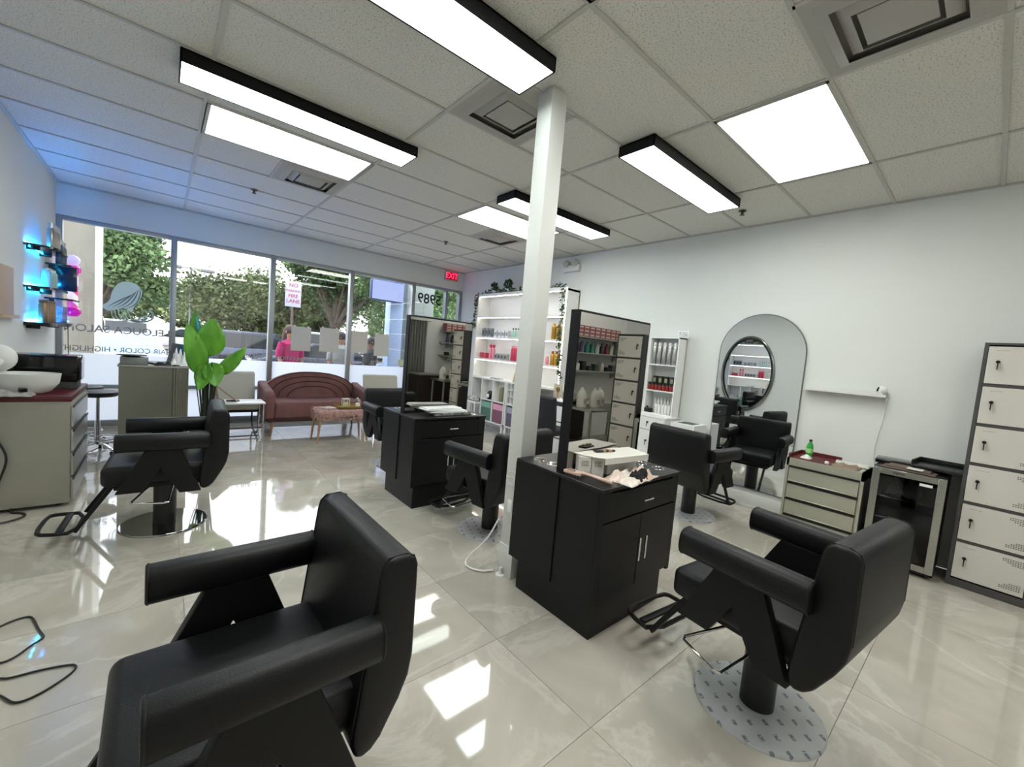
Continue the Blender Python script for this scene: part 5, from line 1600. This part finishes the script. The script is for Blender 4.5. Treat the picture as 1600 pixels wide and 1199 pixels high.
def car(label, loc, rz, body, L=4.6, Wd=1.8, Hh=1.5, suv=False, glass='1b2226'):
    t = thing('car', label, 'car', loc, rz, 'parked cars')
    pm = M('car_paint_'+body, body, .25, .3, coat=.6)
    gm = M('car_glass_'+glass, glass, .08)
    h0, hb = .28, .85 if not suv else .95
    l = L/2
    b = B(); b.prism([(-l, h0+.1), (-l+.1, h0), (l-.1, h0), (l, h0+.12), (l-.02, hb-.22), (l-.9, hb), (-l+.5, hb+.02), (-l+.02, hb-.1)], 'y', -Wd/2, Wd/2, .08, 3); part('body', b, pm, t)
    if suv: cab = [(-l+.12, hb-.02), (-l+.4, Hh-.06), (-l+.75, Hh), (l-2.0, Hh), (l-1.2, hb-.02)]
    else: cab = [(-l+.35, hb-.02), (-l+1.05, Hh-.04), (-l+1.5, Hh), (l-2.1, Hh), (l-1.1, hb-.02)]
    b = B(); b.prism(cab, 'y', -Wd/2+.12, Wd/2-.12, .06, 3); part('roof_pillars', b, pm, t)
    cx = sum(p[0] for p in cab)/5; cz = hb
    inner = [((p[0]-cx)*.90+cx, (p[1]-cz)*.82+cz+.03) for p in cab]
    for s in (-1, 1):
        b = B(); b.prism(inner, 'y', s*(Wd/2-.118)-.004, s*(Wd/2-.118)+.004); part('side_window', b, gm, t)
    for p, q in ((cab[0], cab[1]), (cab[4], cab[3])):
        d_ = Vector((q[0]-p[0], 0, q[1]-p[1])); nn = Vector((-d_.z, 0, d_.x)).normalized()
        if (p[0] > 0) == (nn.x < 0): nn = -nn
        a1 = Vector((p[0], 0, p[1]))+d_*.12; a2 = Vector((p[0], 0, p[1]))+d_*.88
        w1 = Wd/2-.24; b = B()
        v = []
        for o_ in (.004, .012):
            v += [a1+nn*o_+Vector((0, -w1, 0)), a1+nn*o_+Vector((0, w1, 0)), a2+nn*o_+Vector((0, w1, 0)), a2+nn*o_+Vector((0, -w1, 0))]
        b.raw(v, [(0, 1, 2, 3), (7, 6, 5, 4), (0, 4, 5, 1), (1, 5, 6, 2), (2, 6, 7, 3), (3, 7, 4, 0)]); part('windscreen', b, gm, t)
    for x in (-l+.85, l-.9):
        for s in (-1, 1):
            b = B(); b.cyl((x, s*(Wd/2-.2), .32), (x, s*(Wd/2+.01), .32), .32, seg=24); wl = part('wheel', b, tire, t)
            b = B(); b.cyl((x, s*(Wd/2), .32), (x, s*(Wd/2+.02), .32), .19, seg=16); part('hub', b, silver, wl)
    for s in (-1, 1):
        b = B(); b.box(l-.12, l-.0, *sorted((s*.5, s*.85)), .58, .70, .02); part('headlight', b, whitep, t)
        b = B(); b.box(-l-.0, -l+.08, *sorted((s*.55, s*.87)), .62, .80, .02); part('tail_light', b, M('tail_red', '8e1c20', .3), t)
    return t


car('pale silver car close outside the left window with sky reflection coloured into its wide windscreen', (-.9, 14.5, -.22), R(-78), 'd3dbe4', 4.5, 1.9, 1.35, glass='7fa3d0')  # glass colour carries the blue of the reflected sky
car('white pickup-like car facing the salon behind the pale silver car', (-1.3, 27, -.22), R(-85), 'dfe0e0', 4.6, 1.9, 1.65, True)
car('white car far away near the left window mullion', (1.0, 34, -.22), R(175), 'e0e0e2', 4.4, 1.8, 1.45)
car('dark blue grey SUV outside behind the green plant', (3.1, 20, -.22), R(8), '3c4358', 4.7, 1.9, 1.6, True)
car('dark navy sedan in front of the blue grey SUV', (4.6, 17.5, -.22), R(175), '2e3344', 4.5, 1.8, 1.38)
car('white van-like car beyond the dark sedan under the trees', (8.0, 30, -.22), R(5), 'd9dadc', 4.8, 1.9, 1.9, True)
car('white car far off between the trees above the sofa', (13.0, 33, -.22), R(10), 'd4d6d9', 4.5, 1.8, 1.5)
car('bright blue car outside behind the rightmost poster sheets', (7.4, 14.0, -.22), R(180), '2f6fc0', 4.6, 1.8, 1.3)

# trees
bark = M('bark', '4a4038', .9, noise=.3, scale=6)


def tree(label, x, y, h, r, n, hx, hx2, seed, s=.16, trunk=.25, low=.9):
    global b_v
    t = thing('tree', label, 'tree', (x, y, -.25), group='parking lot trees')
    rr = random.Random(seed)
    b = B()
    b.tube([(0, 0, 0), (.1, 0, h*.2), (-.05, .1, h*.35), (.1, .1, h*.5)], [trunk, trunk*.8, trunk*.65, trunk*.5], 10, smooth=1)
    blobs = []
    for k in range(15):
        a = rr.uniform(0, 6.28); q = rr.uniform(.2, .85)*r
        e = Vector((q*math.cos(a), q*math.sin(a), h*rr.uniform(.42, .88)))
        blobs.append((e, r*rr.uniform(.26, .42)))
        b.tube([(0, 0, h*.28), e*.45+Vector((0, 0, h*.16)), e], [trunk*.4, trunk*.22, trunk*.06], 6, smooth=1)
    blobs.append((Vector((0, 0, h*.8)), r*.5))
    part('trunk', b, bark, t)
    b_v = []
    n = int(n*2.0); s *= .62
    for _ in range(n):
        c, q = rr.choice(blobs)
        d_ = Vector((rr.gauss(0, 1), rr.gauss(0, 1), rr.gauss(0, 1))).normalized()*q*(.45+.75*rr.random()**1.2)
        d_.z *= .75
        p = c+d_
        if p.z < low: p.z = low+rr.random()
        rot = Matrix.Rotation(rr.uniform(0, 6.28), 3, Vector((rr.uniform(-1, 1), rr.uniform(-1, 1), rr.uniform(-1, 1))).normalized())
        k = s*rr.uniform(.6, 1.3)
        b_v.extend([p+rot @ Vector(v) for v in ((0, -k, 0), (k*.6, 0, k*.2), (0, k, 0), (-k*.6, 0, k*.2))])
    lm = M('foliage_'+hx, hx, .7, hex2=hx2, scale=.9)
    o = link('crown', leafmesh('crown', lm), t); o['kind'] = 'stuff'


tree('tall green tree just right of the beige column', -1.9, 22, 6.2, 2.3, 9000, '6f8a58', '3f5a34', 1)
tree('low bushy tree behind the white cars left of the first mullion', 1.2, 42, 5.0, 4.2, 9000, '8a9a62', '5a6e40', 2, .22)
tree('wide olive tree behind the green plant and lamp post', 4.2, 27, 4.6, 3.6, 14000, '7f8a5c', '4d5a38', 3, .16)
tree('large dark green tree filling the window above the dark SUV', 6.4, 21, 7.4, 3.2, 15000, '5c7a44', '33482a', 4, .15, .3, 2.2)
tree('large shady tree behind the no parking sign', 7.4, 15.5, 6.2, 2.6, 13000, '5a7840', '2f4426', 5, .12, .22, 2.0)
tree('light green tree between the last two mullions', 11.5, 23, 6.0, 3.0, 11000, '7a9458', '48603a', 6, .16, .25, 1.4)
tree('distant round tree left of the blue column', 15.2, 31, 5.2, 3.0, 8000, '84986a', '55703f', 7, .2)
tree('distant tree row beyond the parking lot on the left', -4.5, 40, 5.6, 4.5, 8000, '7d8f60', '4d633c', 8, .24)
tree('distant tree behind the large dark tree', 10.5, 38, 6.2, 5.0, 9000, '708654', '465c38', 9, .24)
tree('distant tree seen over the door', 20.0, 30, 7.5, 4.5, 9000, '74805c', '4b5a3c', 10, .22)
tree('far tree to the right beyond the blue car', 24.0, 40, 6.5, 5.0, 8000, '7c8c62', '50643f', 11, .24)


# people outside (skin-modifier bodies)
def person(label, loc, rz, top_hex, hair_hex, skin_hex, scale=1.0, longhair=False, pants='2a3040'):
    t = thing('person', label, 'person', loc, rz, 'people standing outside')
    V = {'pel': (0, 0, .92), 'bel': (0, 0, 1.05), 'ch': (0, 0, 1.25), 'nk': (0, .0, 1.42), 'hd0': (0, .01, 1.48), 'hd': (0, .02, 1.56), 'hd2': (0, .01, 1.63)}
    me = bpy.data.meshes.new('body')
    names_ = list(V); vs = [V[k] for k in names_]; es = [(i, i+1) for i in range(6)]
    rad = [.13, .12, .13, .055, .075, .095, .08]
    for s in (-1, 1):
        i0 = len(vs)
        vs += [(s*.17, 0, 1.34), (s*.22, .02, 1.08), (s*.20, .12, .88), (s*.19, .16, .80)]; rad += [.06, .045, .035, .03]
        es += [(2, i0), (i0, i0+1), (i0+1, i0+2), (i0+2, i0+3)]
        i0 = len(vs)
        vs += [(s*.09, 0, .86), (s*.10, .01, .48), (s*.10, -.01, .08), (s*.10, .12, .04)]; rad += [.09, .06, .04, .035]
        es += [(0, i0), (i0, i0+1), (i0+1, i0+2), (i0+2, i0+3)]
    me.from_pydata(vs, es, [])
    o = link('body', me, t)
    sk = o.modifiers.new('skin', 'SKIN'); ss = o.modifiers.new('sub', 'SUBSURF'); ss.levels = 2; ss.render_levels = 2
    for i, d_ in enumerate(me.skin_vertices[0].data):
        d_.radius = (rad[i], rad[i]*.85); d_.use_root = (i == 0)
    me.materials.append(M('skin_'+skin_hex, skin_hex, .6))
    sc = o; o.scale = (scale,)*3
    # clothing shells
    b = B(); b.lathe([(.17, .84), (.165, 1.0), (.185, 1.2), (.20, 1.34), (.12, 1.40), (.06, 1.43)], 20, sx=1.05, sy=.72)
    for s in (-1, 1): b.tube([(s*.15, 0, 1.35), (s*.21, .01, 1.2), (s*.225, .02, 1.08)], [.075, .068, .06], 10)
    c = part('shirt', b, M('cloth_'+top_hex, top_hex, .8), t); c.scale = (scale,)*3
    b = B()
    for s in (-1, 1): b.tube([(s*.085, 0, .90), (s*.10, .01, .48), (s*.10, 0, .09)], [.105, .08, .06], 12)
    c = part('trousers', b, M('cloth_'+pants, pants, .8), t); c.scale = (scale,)*3
    b = B(); b.ball((0, -.012, 1.60), .108, .115, .115, sub=3)
    if longhair: b.tube([(0, -.07, 1.60), (0, -.10, 1.45), (0, -.10, 1.25), (0, -.09, 1.12)], [.09, .10, .09, .04], 12, smooth=1)
    c = part('hair', b, M('hair_'+hair_hex, hair_hex, .6), t); c.scale = (scale,)*3
    b = B()
    b.ball((0, .118, 1.575), .012, .02, .02, sub=1); b.ball((-.1, .02, 1.57), .012, .02, .03, sub=1); b.ball((.1, .02, 1.57), .012, .02, .03, sub=1)
    c = part('nose_and_ears', b, M('skin_'+skin_hex), t); c.scale = (scale,)*3


person('person in a magenta top with long dark hair seen behind the leftmost poster sheet', (1.92, 9.0, -.1), R(200), 'a31f5c', '3a2420', 'a87a62', 1.0, True)
person('person in a grey top with long dark hair beside the third mullion', (2.92, 9.1, -.1), R(160), '8f9290', '26211f', 'a47a66', .98, True)
person('person in a dark shirt with short dark hair seen between the two rightmost sheets', (3.53, 9.0, -.1), R(95), '23252e', '17130f', '7c5440', .95)
